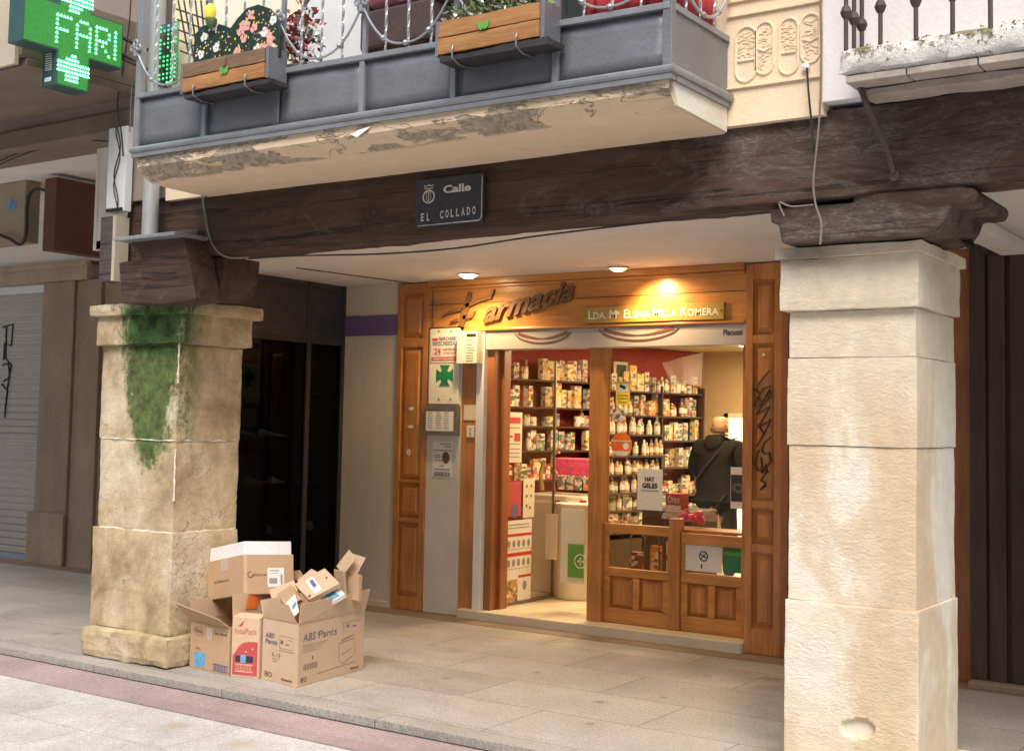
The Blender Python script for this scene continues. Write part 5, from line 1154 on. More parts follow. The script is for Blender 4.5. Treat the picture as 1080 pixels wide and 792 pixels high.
# ------------------------------------------------------------------ planters
def planter(pa, pb, side_px, label, worn):
    A = PY(*pa, 4.71); B = PY(*pb, 4.71)   # lower left, lower right of front
    z0 = A.z; h = .165; w_ = B.x-A.x; t = thing('planter_box', label, 'planter', (A.x+w_/2, 4.78, z0))
    for i in range(2):
        part('plank', rough_block(A.x, B.x, 4.712, 4.735, z0+i*h/2+.0015, z0+(i+1)*h/2-.0015, .03, .002, 6, .004, 50+i), 'planter_wood_worn' if i and worn else 'planter_wood', t)
    part('end_board', MB().box(B.x+.0005, B.x+.022, 4.72, 4.862, z0-.005, z0+h+.004), 'iron_grey', t, bev=.002)
    part('end_board', MB().box(A.x-.022, A.x-.0005, 4.72, 4.862, z0-.005, z0+h+.004), 'iron_grey', t, bev=.002)
    part('back_board', MB().box(A.x, B.x, 4.84, 4.86, z0, z0+h), 'planter_wood_worn', t)
    part('soil', MB().box(A.x, B.x, 4.736, 4.839, z0+.004, z0+h*.9), 'interior_dark', t)
    part('tray', rough_block(A.x+.01, B.x+.05, 4.715, 4.865, z0-.040, z0-.006, .04, .006, 5, .008, 61), 'iron_dark', t)
    k = MB()
    for u in (.17, .80): x = A.x+w_*u; k.tube([V((x, 4.704, z0+.03)), V((x, 4.698, z0+.01)), V((x, 4.70, z0-.03)), V((x, 4.76, z0-.05)), V((x, 4.85, z0-.045))], .005, 6)
    part('bracket', k, 'iron_grey', t)
    return t, A, B, z0, h
t, A, B, z0, h = planter((191, 98), (278, 80), 297, 'weathered wooden planter box with floral board at the left of the balcony', True)
cx = (A.x+B.x)/2+.02
def butterfly(c): return MB().prism([c+V((a, 0, b)) for a, b in ((-.035, .018), (-.02, .022), (0, .004), (.022, .024), (.036, .02), (.026, -.012), (.008, -.02), (0, -.012), (-.012, -.022), (-.026, -.010))], (0, -.004, 0))
part('butterfly', butterfly(V((cx, 4.709, z0+.075))), 'green_leaflet', t)
part('red_tag', MB().prism([V((cx-.008, 4.709, z0+.10)), V((cx+.012, 4.709, z0+.105)), V((cx+.016, 4.709, z0+.15)), V((cx+.004, 4.709, z0+.125))], (0, -.003, 0)), 'ink_brown', t)
t, A2, B2, z2, h2 = planter((461, 58.5), (568, 40), 584, 'orange wooden planter box in the middle of the balcony railing', False)
part('butterfly', butterfly(V(((A2.x+B2.x)/2-.02, 4.709, z2+.10))), 'green_leaflet', t)
# floral board
fbt = thing('floral_board', 'black board painted with pastel flowers standing in the weathered planter', 'board', (cx, 4.79, z0+.1))
out = [PY(a, b, 4.79) for a, b in ((204, 70), (204, 50), (206, 36), (213, 28), (224, 24), (236, 27), (243, 30), (250, 20), (260, 9), (272, 5), (284, 9), (292, 20), (295, 36), (294, 60))]
part('board', MB().prism(out, (0, .02, 0)), 'board_black', fbt, bev=.002)
rf = random.Random(4)
fl = {'flower_white': MB(), 'flower_pink': MB(), 'flower_yellow': MB(), 'foliage_light': MB()}
def inside(px, py):
    o2 = ((204, 70), (204, 50), (206, 36), (213, 28), (224, 24), (236, 27), (243, 30), (250, 20), (260, 9), (272, 5), (284, 9), (292, 20), (295, 36), (294, 60)); c = False; j = len(o2)-1
    for i in range(len(o2)):
        if (o2[i][1] > py) != (o2[j][1] > py) and px < (o2[j][0]-o2[i][0])*(py-o2[i][1])/(o2[j][1]-o2[i][1])+o2[i][0]: c = not c
        j = i
    return c
e_ = 0
for i in range(250):
    px, py = rf.uniform(205, 294), rf.uniform(5, 62)
    if not (inside(px, py) and inside(px+2, py+2) and inside(px-2, py-2)): continue
    c = PY(px, py, 4.7895-e_); e_ = (e_+.00003) % .002
    kind = rf.choice(['flower_white', 'flower_pink', 'flower_yellow', 'flower_yellow', 'foliage_light', 'foliage_light'])
    if kind in ('flower_white', 'flower_pink') and rf.random() < .24:
        for q in range(5): an = q*1.256+rf.random(); fl[kind].disc(c+V((.016*math.cos(an), -.0002*q, .016*math.sin(an))), X_, Z_, .013, FN, .0008, 7)
    else: fl[kind].disc(c, X_, Z_, rf.uniform(.003, .007), FN, .0008, 6, ry=rf.uniform(.003, .009))
for k_, mb in fl.items(): part('painted_flowers' if 'flower' in k_ else 'painted_leaves', mb, k_, fbt)
tl_ = thing('tulip_ornament', 'yellow tulip ornament with green leaf above the weathered planter', 'ornament', PY(222, 30, 4.76))
part('bloom', MB().lathe(PY(221.5, 23, 4.76), [(.006, 0), (.028, .02), (.034, .05), (.028, .08), (.012, .10)], 12), 'flower_yellow', tl_, smooth=True)
part('leaf', MB().lathe(PY(222.5, 31, 4.765), [(.004, 0), (.03, .03), (.034, .055), (.02, .07)], 10), 'foliage_light', tl_, smooth=True)
def leafclump(mb_list, c, rx, ry, rz, n, size, rng):
    for i in range(n):
        while True:
            p = V((rng.uniform(-1, 1), rng.uniform(-1, 1), rng.uniform(-1, 1)))
            if p.length < 1: break
        q = c+V((p.x*rx, p.y*ry, p.z*rz)); d = V((rng.uniform(-1, 1), rng.uniform(-1, 1), rng.uniform(-.6, 1))).normalized(); s_ = d.cross(V((rng.uniform(-1, 1), rng.uniform(-1, 1), rng.uniform(-1, 1)))).normalized()
        l = size*rng.uniform(.6, 1.3); mb = mb_list[rng.randrange(len(mb_list))]
        mb.add([q, q+d*l*.5+s_*l*.3, q+d*l, q+d*l*.5-s_*l*.3], [(0, 1, 2, 3)])
rg2 = random.Random(9)
f1, f2, f3 = MB(), MB(), MB()
leafclump([f1, f2, f1, f3], PY(318, 42, 5.02), .13, .07, .20, 330, .045, rg2)
t = thing('red_leaf_plant', 'potted plant with dark red and white leaves behind the railing', 'plant', PY(318, 72, 5.02))
part('red_leaves', f1, 'red_leaf', t, fix=False); part('white_leaves', f2, 'flower_white', t, fix=False); part('dark_leaves', f3, 'foliage', t, fix=False)
st_ = MB(); pb = PY(318, 72, 5.02)
for i in range(7): st_.tube([pb, pb+V((rg2.uniform(-.04, .04), 0, .12)), pb+V((rg2.uniform(-.1, .1), rg2.uniform(-.04, .04), .3))], .004, 5)
part('stem', st_, 'ink_brown', t); part('pot', MB().lathe(pb-Z_*.20, [(.07, 0), (.09, .18), (.095, .2)], 14), 'grey_frame', t, smooth=True)
f1, f2 = MB(), MB(); c = V(((A2.x+B2.x)/2, 4.78, z2+h2+.02))
for i in range(5): leafclump([f1, f1, f2], c+V((-.22+.11*i, 0, rg2.uniform(0, .03))), .07, .05, .06, 75, .04, rg2)
t = thing('flowering_plant', 'low green plant with white flowers in the orange planter', 'plant', c); part('leaves', f1, 'foliage_light', t, fix=False); part('white_flowers', f2, 'flower_white', t, fix=False)
# chair with cushions
c = PY(432, 55, 5.2); t = thing('wicker_armchair', 'dark wicker armchair with dusky pink cushions behind the railing', 'armchair', V((c.x, 5.2, 3.16)))
for dx in (-.2, .22):
    for dy in (-.1, .1): part('leg', MB().box(c.x+dx-.015, c.x+dx+.015, 5.2+dy-.015, 5.2+dy+.015, 3.16, c.z+.05), 'wicker', t)
part('seat_frame', MB().box(c.x-.24, c.x+.26, 5.06, 5.34, c.z+.0, c.z+.22), 'wicker', t, bev=.02)
part('arm', MB().box(c.x-.27, c.x-.20, 5.06, 5.36, c.z+.22, c.z+.30), 'wicker', t, bev=.02); part('arm', MB().box(c.x+.22, c.x+.29, 5.06, 5.36, c.z+.22, c.z+.30), 'wicker', t, bev=.02)
part('cushion', rough_block(c.x-.19, c.x+.21, 5.05, 5.34, c.z+.221, c.z+.36, .04, .012, 4, .03, 71), 'cushion_pink', t, smooth=True)
part('back_cushion', rough_block(c.x-.19, c.x+.21, 5.28, 5.40, c.z+.36, c.z+.72, .04, .012, 4, .03, 72), 'cushion_pink', t, smooth=True)
# red cloth over the right end
k = MB(); n = 24; vs = []
path = [V((-3.05+.5*i/14, 5.02+.012*math.sin(i*1.7), 0)) for i in range(15)]+[V((-2.57+.01*math.sin(i*2), 5.02+.40*i/10, 0)) for i in range(1, 11)]
for j in range(9):
    for i, p in enumerate(path): vs.append(V((p.x, p.y+.010*math.sin(i*2.3+j*.5), 3.50+.11*j)))
W0 = len(path); k.add(vs, [(j*W0+i, j*W0+i+1, (j+1)*W0+i+1, (j+1)*W0+i) for j in range(8) for i in range(W0-1)])
o = solo('red_cloth', k, 'cloth_red', 'red cloth hanging behind the bars at the right end of the balcony', 'cloth', smooth=True); md = o.modifiers.new('solid', 'SOLIDIFY'); md.thickness = .006
# white curved board and trellis
c = PY(352, 40, 5.3); t = thing('round_table', 'white round garden table folded upright with a grey rim behind the railing', 'table', V((c.x, 5.3, 3.16)))
part('table_top', MB().lathe(V((c.x+.02, 5.33, 3.80)), [(.001, 0), (.34, 0), (.34, .015), (.001, .015)], 32, axis=V((0, -1, 0))), 'door_white', t)
part('rim', MB().tube([V((c.x+.02+.36*math.cos(a), 5.315, 3.80+.36*math.sin(a))) for a in [i*math.pi/20 for i in range(40)]], .016, 8, closed=True), 'grey_frame', t, smooth=True)
part('leg', MB().tube([V((c.x-.2, 5.36, 3.2)), V((c.x+.2, 5.37, 4.1))], .012, 6), 'grey_frame', t); part('leg', MB().tube([V((c.x+.25, 5.36, 3.2)), V((c.x-.15, 5.38, 4.1))], .012, 6), 'grey_frame', t)
k = MB()
for i in range(6): k.tube([PY(188+i*6, 5-4, 5.3), PY(200+i*4.5, 62, 5.3)], .006, 5)
for i in range(5): k.tube([PY(186+i, 10+i*11, 5.295), PY(222, 22+i*11, 5.295)], .006, 5)
solo('trellis', k, 'iron_dark', 'small dark trellis leaning behind the left end of the balcony', 'trellis')
# reflection of the green cross in balcony glass, built as glowing dots
A = PY(166, 92, 5.34); B = PY(187, 22, 5.34)
t = thing('led_reflection', 'green cross reflection built as glowing dots behind the left end of the balcony railing', 'reflection', V(((A.x+B.x)/2, 5.35, A.z)))
part('back', MB().box(A.x, B.x, 5.345, 5.36, A.z, B.z), 'glass_balcony', t)
k = MB(); r2_ = random.Random(2)
for i in range(14):
    for j in range(5):
        if r2_.random() < .78: k.disc(V((A.x+.012+(B.x-A.x-.024)*j/4, 5.343, A.z+.02+(B.z-A.z-.04)*i/13)), X_, Z_, .0075, FN, .002, 6)
mt_ = emat('led_reflected', (.05, .8, .22), 1.1); part('lit_dots', k, 'led_reflected', t, kind=None)
# ------------------------------------------------------------------ mossy balcony on the right
rb_ = thing('balcony', 'white mossy balcony with plain dark bars at the upper right', 'balcony', (-.6, 5.3, 3.05))
part('slab', rough_block(-1.86, 1.4, 5.12, 5.438, 3.095, 3.21, .035, .014, 5, .022, 81), 'mossy_slab', rb_, smooth=True)
k = MB(); x = -1.83; i = 0
while x < 1.3: w_ = .26+.03*math.sin(i*2.1); k.box(x, x+w_-.006, 5.145, 5.438, 3.062, 3.092); x += w_; i += 1
part('soffit_tiles', k, 'brick_soffit', rb_, bev=.004)
part('soffit_board', rough_block(-1.80, 1.4, 5.25, 5.44, 3.025, 3.06, .06, .006, 3, .01, 82), 'brick_soffit', rb_)
rg3 = random.Random(8); k = MB()
for i in range(90):
    x = rg3.uniform(-1.84, -.9); 
    if noise.noise(V((x*4, 0, 3))) < -.12: continue
    c = V((x, 5.116+rg3.uniform(-.002, .012), 3.212-abs(rg3.gauss(0, .03)))); r = rg3.uniform(.002, .006)
    k.lathe(c, [(r*.3, -r*.5), (r, 0), (r*.4, r*.6)], 6, axis=V((rg3.uniform(-.4, .4), -1, rg3.uniform(-.3, .6))))
part('moss', k, 'moss', rb_, kind='stuff')
def knobbar(x, y, zk=.42): 
    z0 = 3.205; return MB().lathe((x, y, z0), [(.010, 0), (.010, zk-.03), (.018, zk-.02), (.026, zk), (.018, zk+.02), (.010, zk+.03), (.010, 1.15)], 8)
bx = [-1.83+.148*i for i in range(22)]
for x in bx[:16]: part('bar', knobbar(x, 5.15, .165), 'iron_brown', rb_, smooth=True)
for y in (5.25, 5.35): part('bar', knobbar(-1.83, y, .165), 'iron_brown', rb_, smooth=True)
part('top_rail', MB().box(-1.85, 1.4, 5.13, 5.17, 4.35, 4.38), 'iron_brown', rb_)
k = MB(); pts = [PY(905, 86, 5.24), PY(914, 110, 5.26), PY(926, 138, 5.34), PY(936, 160, 5.42), PY(942, 182, 5.47)]
solo('iron_bracket', k.tube(pts, [.014, .014, .013, .012, .012], 6).disc(PY(944, 186, 5.485), X_, Z_, .025, FN, .012, 8), 'iron_brown', 'bent iron bracket propping the mossy balcony from the dark beam', 'bracket')
# ------------------------------------------------------------------ pharmacy cross
XC = -6.62
cr_ = thing('pharmacy_cross', 'green illuminated pharmacy cross sign hanging from brackets at upper left', 'cross sign', V((XC, 4.9, 3.6)))
ya, yb2, yc, yd = PX(23, 45, XC).y, PX(56, 60, XC).y, PX(98, 80, XC).y, PX(130, 50, XC).y
yb2 = ya+(yd-ya)*.335; yc = ya+(yd-ya)*.665
zt = PX(115, 20.5, XC).z; zb_ = PX(115, 69.5, XC).z; zl2 = PX(76, 94, XC).z; arm = zb_-zl2
zt2 = zt+arm; XB = PY(8, 45, ya).x
def crossprof(e=0): return [(yb2+e, zl2+e), (yc-e, zl2+e), (yc-e, zb_+e), (yd-e, zb_+e), (yd-e, zt-e), (yc-e, zt-e), (yc-e, zt2-e), (yb2+e, zt2-e), (yb2+e, zt-e), (ya+e, zt-e), (ya+e, zb_+e), (yb2+e, zb_+e)]
part('case', MB().prism([V((XB, y, z)) for y, z in crossprof()], (XC-XB-.004, 0, 0)), 'led_case', cr_, bev=.004)
part('face', MB().prism([V((XC-.006, y, z)) for y, z in crossprof(.012)], (.004, 0, 0)), 'led_face', cr_)
part('face', MB().prism([V((XB-.003, y, z)) for y, z in crossprof(.012)], (.003, 0, 0)), 'led_face', cr_)
k = MB()
for i in range(8): k.box(XB+.03, XC-.05, yb2-.002, yb2, zl2+.10+i*.014, zl2+.105+i*.014)
k.box(XB+.03, XC-.05, yb2-.002, yb2, zl2+.03, zl2+.055); part('vent', k, 'door_white', cr_)
FNT = {'F': ['11111', '1....', '1....', '1111.', '1....', '1....', '1....'], 'A': ['.111.', '1...1', '1...1', '11111', '1...1', '1...1', '1...1'], 'R': ['1111.', '1...1', '1...1', '1111.', '1.1..', '1..1.', '1...1'], 'I': ['1', '1', '1', '1', '1', '1', '1']}
dots = MB()
def led(y, z): s_ = .0095; dots.prism([V((XC-.0015, y-s_, z-s_*.7)), V((XC-.0015, y+s_, z-s_*.7)), V((XC-.0015, y, z+s_))], (.002, 0, 0))
p0 = PX(61, 14.5, XC); p1 = PX(61.5, 43.5, XC); pitch = (p0.z-p1.z)/6; cp_ = (PX(121, 32, XC).y-p0.y)/17.6
y = p0.y; zr = p0.z+.0
for ch in 'FARI':
    g = FNT[ch]
    for r in range(7):
        for c in range(len(g[0])):
            if g[r][c] == '1': led(y+c*cp_, zr-.005-r*pitch)
    y += (len(g[0])+1.0)*cp_
for r, (a, b) in enumerate(((5, 6), (3, 7), (0, 11), (0, 11), (0, 11), (3, 7), (3, 7), (5, 6))):
    for c in range(a, b+1):
        zz = zr-.03-(8+r)*pitch*.92; 
        if zz > zl2+.03: led(p0.y+.02+c*cp_*.82, zz)
for r, (a, b) in enumerate(((3, 6), (3, 7), (0, 11), (0, 11), (0, 11), (3, 8))):
    for c in range(a, b+1): led(p0.y+.03+c*cp_*.82, zr+.045+r*pitch*.95)
part('lit_dots', dots, 'led_on', cr_)
k = MB()
for (a, b) in (((129, 40), (150, 50)), ((129, 62), (150, 71)), ((129, 58), (141, 66))): k.tube([PX(a[0], a[1], XC-.08), PY(b[0]+6, b[1]+3, 5.44)], .013, 6)
part('bracket', k, 'iron_brown', cr_)
# ------------------------------------------------------------------ street name plate
A = PY(438, 240, 5.465); B = PY(510, 181, 5.465); t = thing('street_sign', 'dark enamel street plate reading Calle El Collado on the timber beam', 'street sign', V(((A.x+B.x)/2, 5.47, A.z)))
x0, x1, z0_, z1_ = A.x, B.x, A.z+.0, B.z-.005; sk = lambda u, v: V((x0+(x1-x0)*u, 5.4625, z0_+(z1_-z0_)*v))
part('plate', MB().box(x0, x1, 5.465, 5.49, z0_, z1_), 'sign_enamel', t, bev=.006)
k = MB(); W_ = x1-x0; H_ = z1_-z0_
k.stroke([(.02, H_*.02), (W_*.95, H_*.03), (W_*.985, H_*.08), (W_*.985, H_*.93)], [.003, .006, .006, .004], V((x0, 5.464, z0_)), X_, Z_, FN, .0015)
k.text('Calle', sk(.42, .66), X_, Z_, H_*.15, W_*.41, .035, .0015); k.text('E', sk(.09, .12), X_, Z_, H_*.155, W_*.045, .03, .0015).text('L', sk(.18, .12), X_, Z_, H_*.155, W_*.04, .03, .0015)
for i, ch in enumerate('COLLADO'): k.text(ch, sk(.38+.079*i, .14+.004*i), X_, Z_, H_*.155, W_*.05, .03, .0015)
# serifs
for (u, v_, w2) in ((.545, .655, .05), (.70, .655, .05), (.75, .655, .05)): k.box(sk(u, 0).x, sk(u+w2*.8, 0).x, 5.4605, 5.4615, sk(0, v_).z, sk(0, v_).z+.004)
part('lettering', k, 'sign_white', t, fix=False)
c = sk(.2, .62); k = MB().tube([c+V((W_*.085*math.cos(a), 0, H_*.13*math.sin(a))) for a in [i*math.pi/9 for i in range(18)]], .0045, 5, closed=True)
k.stroke([(-.028, 0), (-.03, .02), (-.012, .012), (0, .024), (.012, .012), (.03, .02), (.028, 0), (-.028, 0)], .005, c+Z_*H_*.17, X_, Z_, FN, .001).stroke([(-.015, .0), (-.015, .04), (.015, .04), (.015, 0), (0, -.012), (-.015, 0)], .003, c-Z_*.015, X_, Z_, FN, .001).stroke([(0, -.01), (0, .035)], .005, c-Z_*.012, X_, Z_, FN, .001)
part('crest', k, 'sign_white', t)
# ------------------------------------------------------------------ wires
def wire(l, r, mname, label): return solo('cable', MB().tube(l, r, 6), mname, label, 'cable', smooth=True)
def smooth_pts(P, n=5):
    out = []
    for i in range(len(P)-1):
        p0_, p1_, p2_, p3_ = P[max(i-1, 0)], P[i], P[i+1], P[min(i+2, len(P)-1)]
        for k_ in range(n):
            u = k_/n; out.append(.5*((2*p1_)+(p2_-p0_)*u+(2*p0_-5*p1_+4*p2_-p3_)*u*u+(-p0_+3*p1_-3*p2_+p3_)*u**3))
    return out+[P[-1]]
S = lambda l, y: smooth_pts([PY(a, b, y) for a, b in l])
wire(S([(212, 197), (216, 225), (221, 250), (230, 266), (243, 272), (262, 272)], 5.46), .006, 'cable_grey', 'grey cable curving down the left end of the dark beam')
wire(S([(216, 197), (219, 225), (222, 248), (226, 258)], 5.45), .004, 'cable_black', 'thin black wire beside the grey cable at the left end of the beam')
wire(S([(262, 273), (310, 270), (400, 268), (480, 262), (560, 250), (640, 240), (720, 231), (806, 223)], 5.47), .005, 'cable_black', 'thin black cable sagging along the bottom of the dark beam')
wire(S([(864, -40), (866, 40), (865, 110), (862, 150), (858, 190), (860, 215), (866, 235), (865, 258)], 5.42), .005, 'cable_grey', 'long grey cable running down the white wall edge and beam to the bright pillar')
rw_ = wire(S([(851, 72), (853, 100), (856, 130), (858, 160)], 5.43), .005, 'cable_black', 'black rod hanging from the hole in the relief wall')
solo('wall_anchor', MB().lathe(PY(850.5, 71, 5.45), [(.018, 0), (.017, .015), (.008, .02)], 10, axis=V((0, -1, 0))), 'door_white', 'round white anchor in the relief wall above the black rod', 'anchor', smooth=True)
wire(S([(827, 228), (822, 214), (835, 218), (858, 216)], 5.48), .004, 'cable_grey', 'short grey wire looped on the corbel above the bright pillar')
wire([PZ(313, 282.5, 2.782), PZ(452, 301, 2.782)], .007, 'ink_brown', 'brown cable crossing the arcade ceiling')
wire([F(457, 302, -.012), F(456, 325, -.012), F(457, 345, -.012)], .004, 'cable_black', 'thin black cable down the corner of the wooden fascia')
for i, (l, lab) in enumerate((([(0, 170), (30, 158), (70, 148), (120, 150)], 'upper black wire across the left arcade opening'), ([(-5, 176), (25, 163), (60, 153), (85, 150)], 'lower black wire across the left arcade opening'))):
    wire(S(l, 5.6), .005, 'cable_black', lab)
wire(S([(138, 0), (136, 30), (130, 70), (124, 110), (128, 140), (130, 165)], 5.36), .005, 'cable_black', 'black wire hanging between the green cross and the cable duct')
wire(S([(148, 0), (143, 40), (139, 90), (137, 140)], 5.36), .004, 'cable_grey', 'thin grey wire left of the drainpipe')
kn = MB()
for i in range(9): a = i*.8; kn.tube(S([(1010+i*1.5, 250+i*1), (1018+i, 256+3*math.sin(a)), (1026+i*.6, 262+i*.8), (1030, 275+i*3)], 5.9+.01*i), .004, 5)
solo('cable_tangle', kn, 'cable_black', 'tangle of black wires under the corbel right of the bright pillar', 'cables')
# ------------------------------------------------------------------ boxes in the left arcade
solo('sign_box', MB().box(-9.16, -9.0, 6.42, 7.06, 2.95, 3.56), 'brown_box_paint', 'reddish brown hanging box in the left arcade', 'box', bev=.006)
t = thing('meter_box', 'beige wall box with blue marks at the left edge of the photo', 'box', (-9.8, 6.5, 3.05))
part('case', MB().box(-10.2, -9.54, 6.5, 6.65, 3.06, 3.60), 'beige_box', t, bev=.01)
k = MB(); c = PY(13, 215, 6.498)
for dx, dz in ((-.04, 0), (0, 0), (.04, 0), (-.04, -.035), (0, -.035), (.04, -.04), (-.02, .03)): k.box(c.x+dx-.016, c.x+dx+.016, 6.494, 6.499, c.z+dz-.014, c.z+dz+.014)
part('blue_mark', k, 'ink_blue', t); part('dark_label', MB().box(PY(0, 0, 6.5).x, PY(8, 0, 6.5).x, 6.494, 6.499, PY(4, 198, 6.5).z, PY(4, 193, 6.5).z), 'ink_black', t)
wire(smooth_pts([PY(*p, 6.46) for p in ((57, 208), (45, 200), (34, 202), (29, 215), (28, 245), (22, 258), (10, 252), (0, 248))]), .014, 'cable_black', 'thick black cable looping round the beige box')
# ------------------------------------------------------------------ cardboard boxes
TH = .005
def carton(label, P, uF, uS, h, mname, name='cardboard_box'):
    P, uF, uS = V((P[0], P[1], .001)), V((*uF, 0)), V((*uS, 0)); t = thing(name, label, 'cardboard box', P+(uF+uS)/2)
    a, b = uF.normalized(), uS.normalized(); H = Z_*h
    k = MB().obox(P, uF, b*TH, H).obox(P+uS-b*TH, uF, b*TH, H).obox(P+b*TH, a*TH, uS-b*2*TH, H).obox(P+uF-a*TH+b*TH, a*TH, uS-b*2*TH, H).obox(P+a*TH+b*TH, uF-a*2*TH, uS-b*2*TH, Z_*TH)
    part('carton_body', k, mname, t, bev=.0015)
    return t, P, uF, uS, a, b, H
def flap(parent, p0, p1, w0, w1, mname, n=None):
    p0, p1, w0, w1 = V(p0), V(p1), V(w0), V(w1); nn = (p1-p0).cross(w0).normalized()*TH*.9
    return part('flap', MB().prism([p0, p1, p1+w1, p0+w0], nn), mname, parent)
def printpart(parent, o, u, n, mname='ink_navy'):
    k = MB(); u = V(u).normalized(); n = V(n).normalized()
    class Q: pass
    q = Q(); q.k = k
    q.t = lambda s_, x, z, sz, w_=None, b=.02, al='L', sh=0: k.text(s_, o+u*x+Z_*z, u, Z_, sz, w_, b, .0012, sh, al, n=n)
    q.r = lambda x0, x1, z0, z1: k.obox(o+u*x0+Z_*z0+n*.0004, u*(x1-x0), Z_*(z1-z0), n*.0006)
    q.s = lambda l, w_: k.stroke(l, w_, o+n*.0004, u, Z_, n, .0006)
    q.done = lambda name='print': part(name, k, mname, parent, fix=False)
    return q
# right box
t, P, uF, uS, a, b, H = carton('large brown cardboard box printed ABS Pants, full of folded cartons', (-5.346, 5.613), (-.342, .045), (-.079, .69), .375, 'card_light')
flap(t, P+H, P+uS+H, V((.015, 0, .115)), V((.03, .01, .135)), 'card_light')
flap(t, P+uF+H, P+H+a*.012, V((.02, .035, .10)), V((-.11, .035, .095)), 'card_dull')
flap(t, P+uF+H, P+uF+uS+H, V((-.03, 0, .10)), V((-.03, 0, .10)), 'card_light')
flap(t, P+uS+uF+H, P+uS+H, V((.03, .02, .08)), V((-.03, .02, .10)), 'card_dull')
n_s = b.cross(Z_); n_s = n_s if n_s.x > 0 else -n_s; n_f = a.cross(Z_); n_f = n_f if n_f.y < 0 else -n_f
q = printpart(t, P+n_s*.001, b, n_s)
q.t('ABS', .045, .262, .046, .125, .0, sh=.1); q.t('®', .185, .285, .014, None); q.t('Pants', .20, .262, .046, .19, .0, sh=.1)
q.t('M', .50, .285, .022); q.r(.56, .60, .285, .292)
q.s([(.455, .26), (.455, .32), (.64, .32)], .0015); q.done('lettering')
q = printpart(t, P+n_s*.001, b, n_s, 'ink_brown')
for i in range(4): q.r(.045, .30-.03*i, .238-.013*i, .2395-.013*i)
for i in range(9): q.r(.06+i*.016, .06+i*.016+.006, .09, .125)
q.r(.14, .15, .145, .165); q.s([(.20, .05), (.42, .058), (.60, .062)], .002)
q.s([(.42, .20), (.58, .212), (.60, .12), (.56, .10), (.45, .07), (.42, .10), (.42, .20)], .002); q.s([(.44, .125), (.56, .15)], .0015); q.s([(.44, .215), (.58, .235)], .004)
q.t('80', .03, .022, .03, .06, .0); q.t('Abena', .54, .018, .015, .10, .03); q.done()
o_f = P+uF+n_f*.001
q = printpart(t, o_f, -a, n_f); q.t('ABS', .03, .262, .028, .085, .02, sh=.1); q.t('®', .118, .278, .009); q.t('Pants', .03, .225, .028, .115, .02, sh=.1); q.done('lettering')
q = printpart(t, o_f, -a, n_f, 'ink_brown'); q.s([(.17, .21), (.17, .285), (.30, .285), (.30, .21), (.17, .21)], .0015); q.t('M', .18, .235, .025); q.r(.23, .26, .235, .241); q.r(.16, .31, .195, .1965); q.r(.25, .29, .265, .267)
q.t('5,15', .10, .155, .022, .08, 0); q.r(.10, .17, .14, .1415); q.r(.11, .15, .125, .1265); q.t('80', .03, .025, .032, .075, 0); q.t('Abena', .19, .022, .015, .11, .03); q.done()
PB = P; uSb = uS
# middle box
t, P, uF, uS, a, b, H = carton('tall narrow cardboard box with a red panel, printed IncaPack', (-5.712, 5.655), (-.188, -.050), (-.03, .55), .362, 'card_light')
LF = P+uF
flap(t, LF+H, LF+uS+H, V((-.01, 0, .135)), V((-.01, 0, .14)), 'card_light')
flap(t, P+H, LF+H, V((.0, .07, .02)), V((.0, .07, .02)), 'card_light')
n_f = a.cross(Z_); n_f = n_f if n_f.y < 0 else -n_f; o_f = LF+n_f*.001; WF = uF.length
k = MB(); arc = [(.010, 0), (.010, .115), (.022, .128), (.036, .150), (.052, .172), (.070, .188), (.092, .199), (.12, .205), (WF-.010, .206), (WF-.010, 0)]
k.prism([o_f-a*x+Z_*(z+.012)+n_f*.0004 for x, z in arc], n_f*.0006)
k.prism([o_f-a*x+Z_*z+n_f*.0004 for x, z in ((.045, .31), (.085, .345), (.075, .315), (.06, .305))], n_f*.0006); part('red_panel', k, 'box_red', t)
q = printpart(t, o_f, -a, n_f, 'box_red'); q.t('IncaPack', .022, .262, .038, WF-.04, -.008); q.done('lettering')
q = printpart(t, o_f+n_f*.0008, -a, n_f, 'sign_enamel'); q.r(.03, .065, .09, .13); q.r(.105, .155, .09, .13); q.done()
q = printpart(t, o_f+n_f*.0008, -a, n_f, 'ink_blue'); q.r(.068, .103, .088, .135); q.done()
q = printpart(t, o_f+n_f*.0008, -a, n_f, 'card_edge'); q.r(.03, .155, .03, .036); q.r(.03, .155, .074, .08)
for i in range(11): q.r(.035+i*.0105, .038+i*.0105, .036, .074)
for x, z in ((.145, .17), (.10, .15)): q.r(x, x+.01, z, z+.01)
q.done()
k = MB(); c = LF+H+uS*.30+Z_*.07; nn = V((1, .05, 0)).normalized(); k.prism([c+b*x+Z_*z+nn*.006 for x, z in ((-.06, -.035), (.045, -.045), (.07, .02), (.03, .05), (-.04, .04))], nn*.001)
part('orange_sticker', k, 'orange_sticker', t)
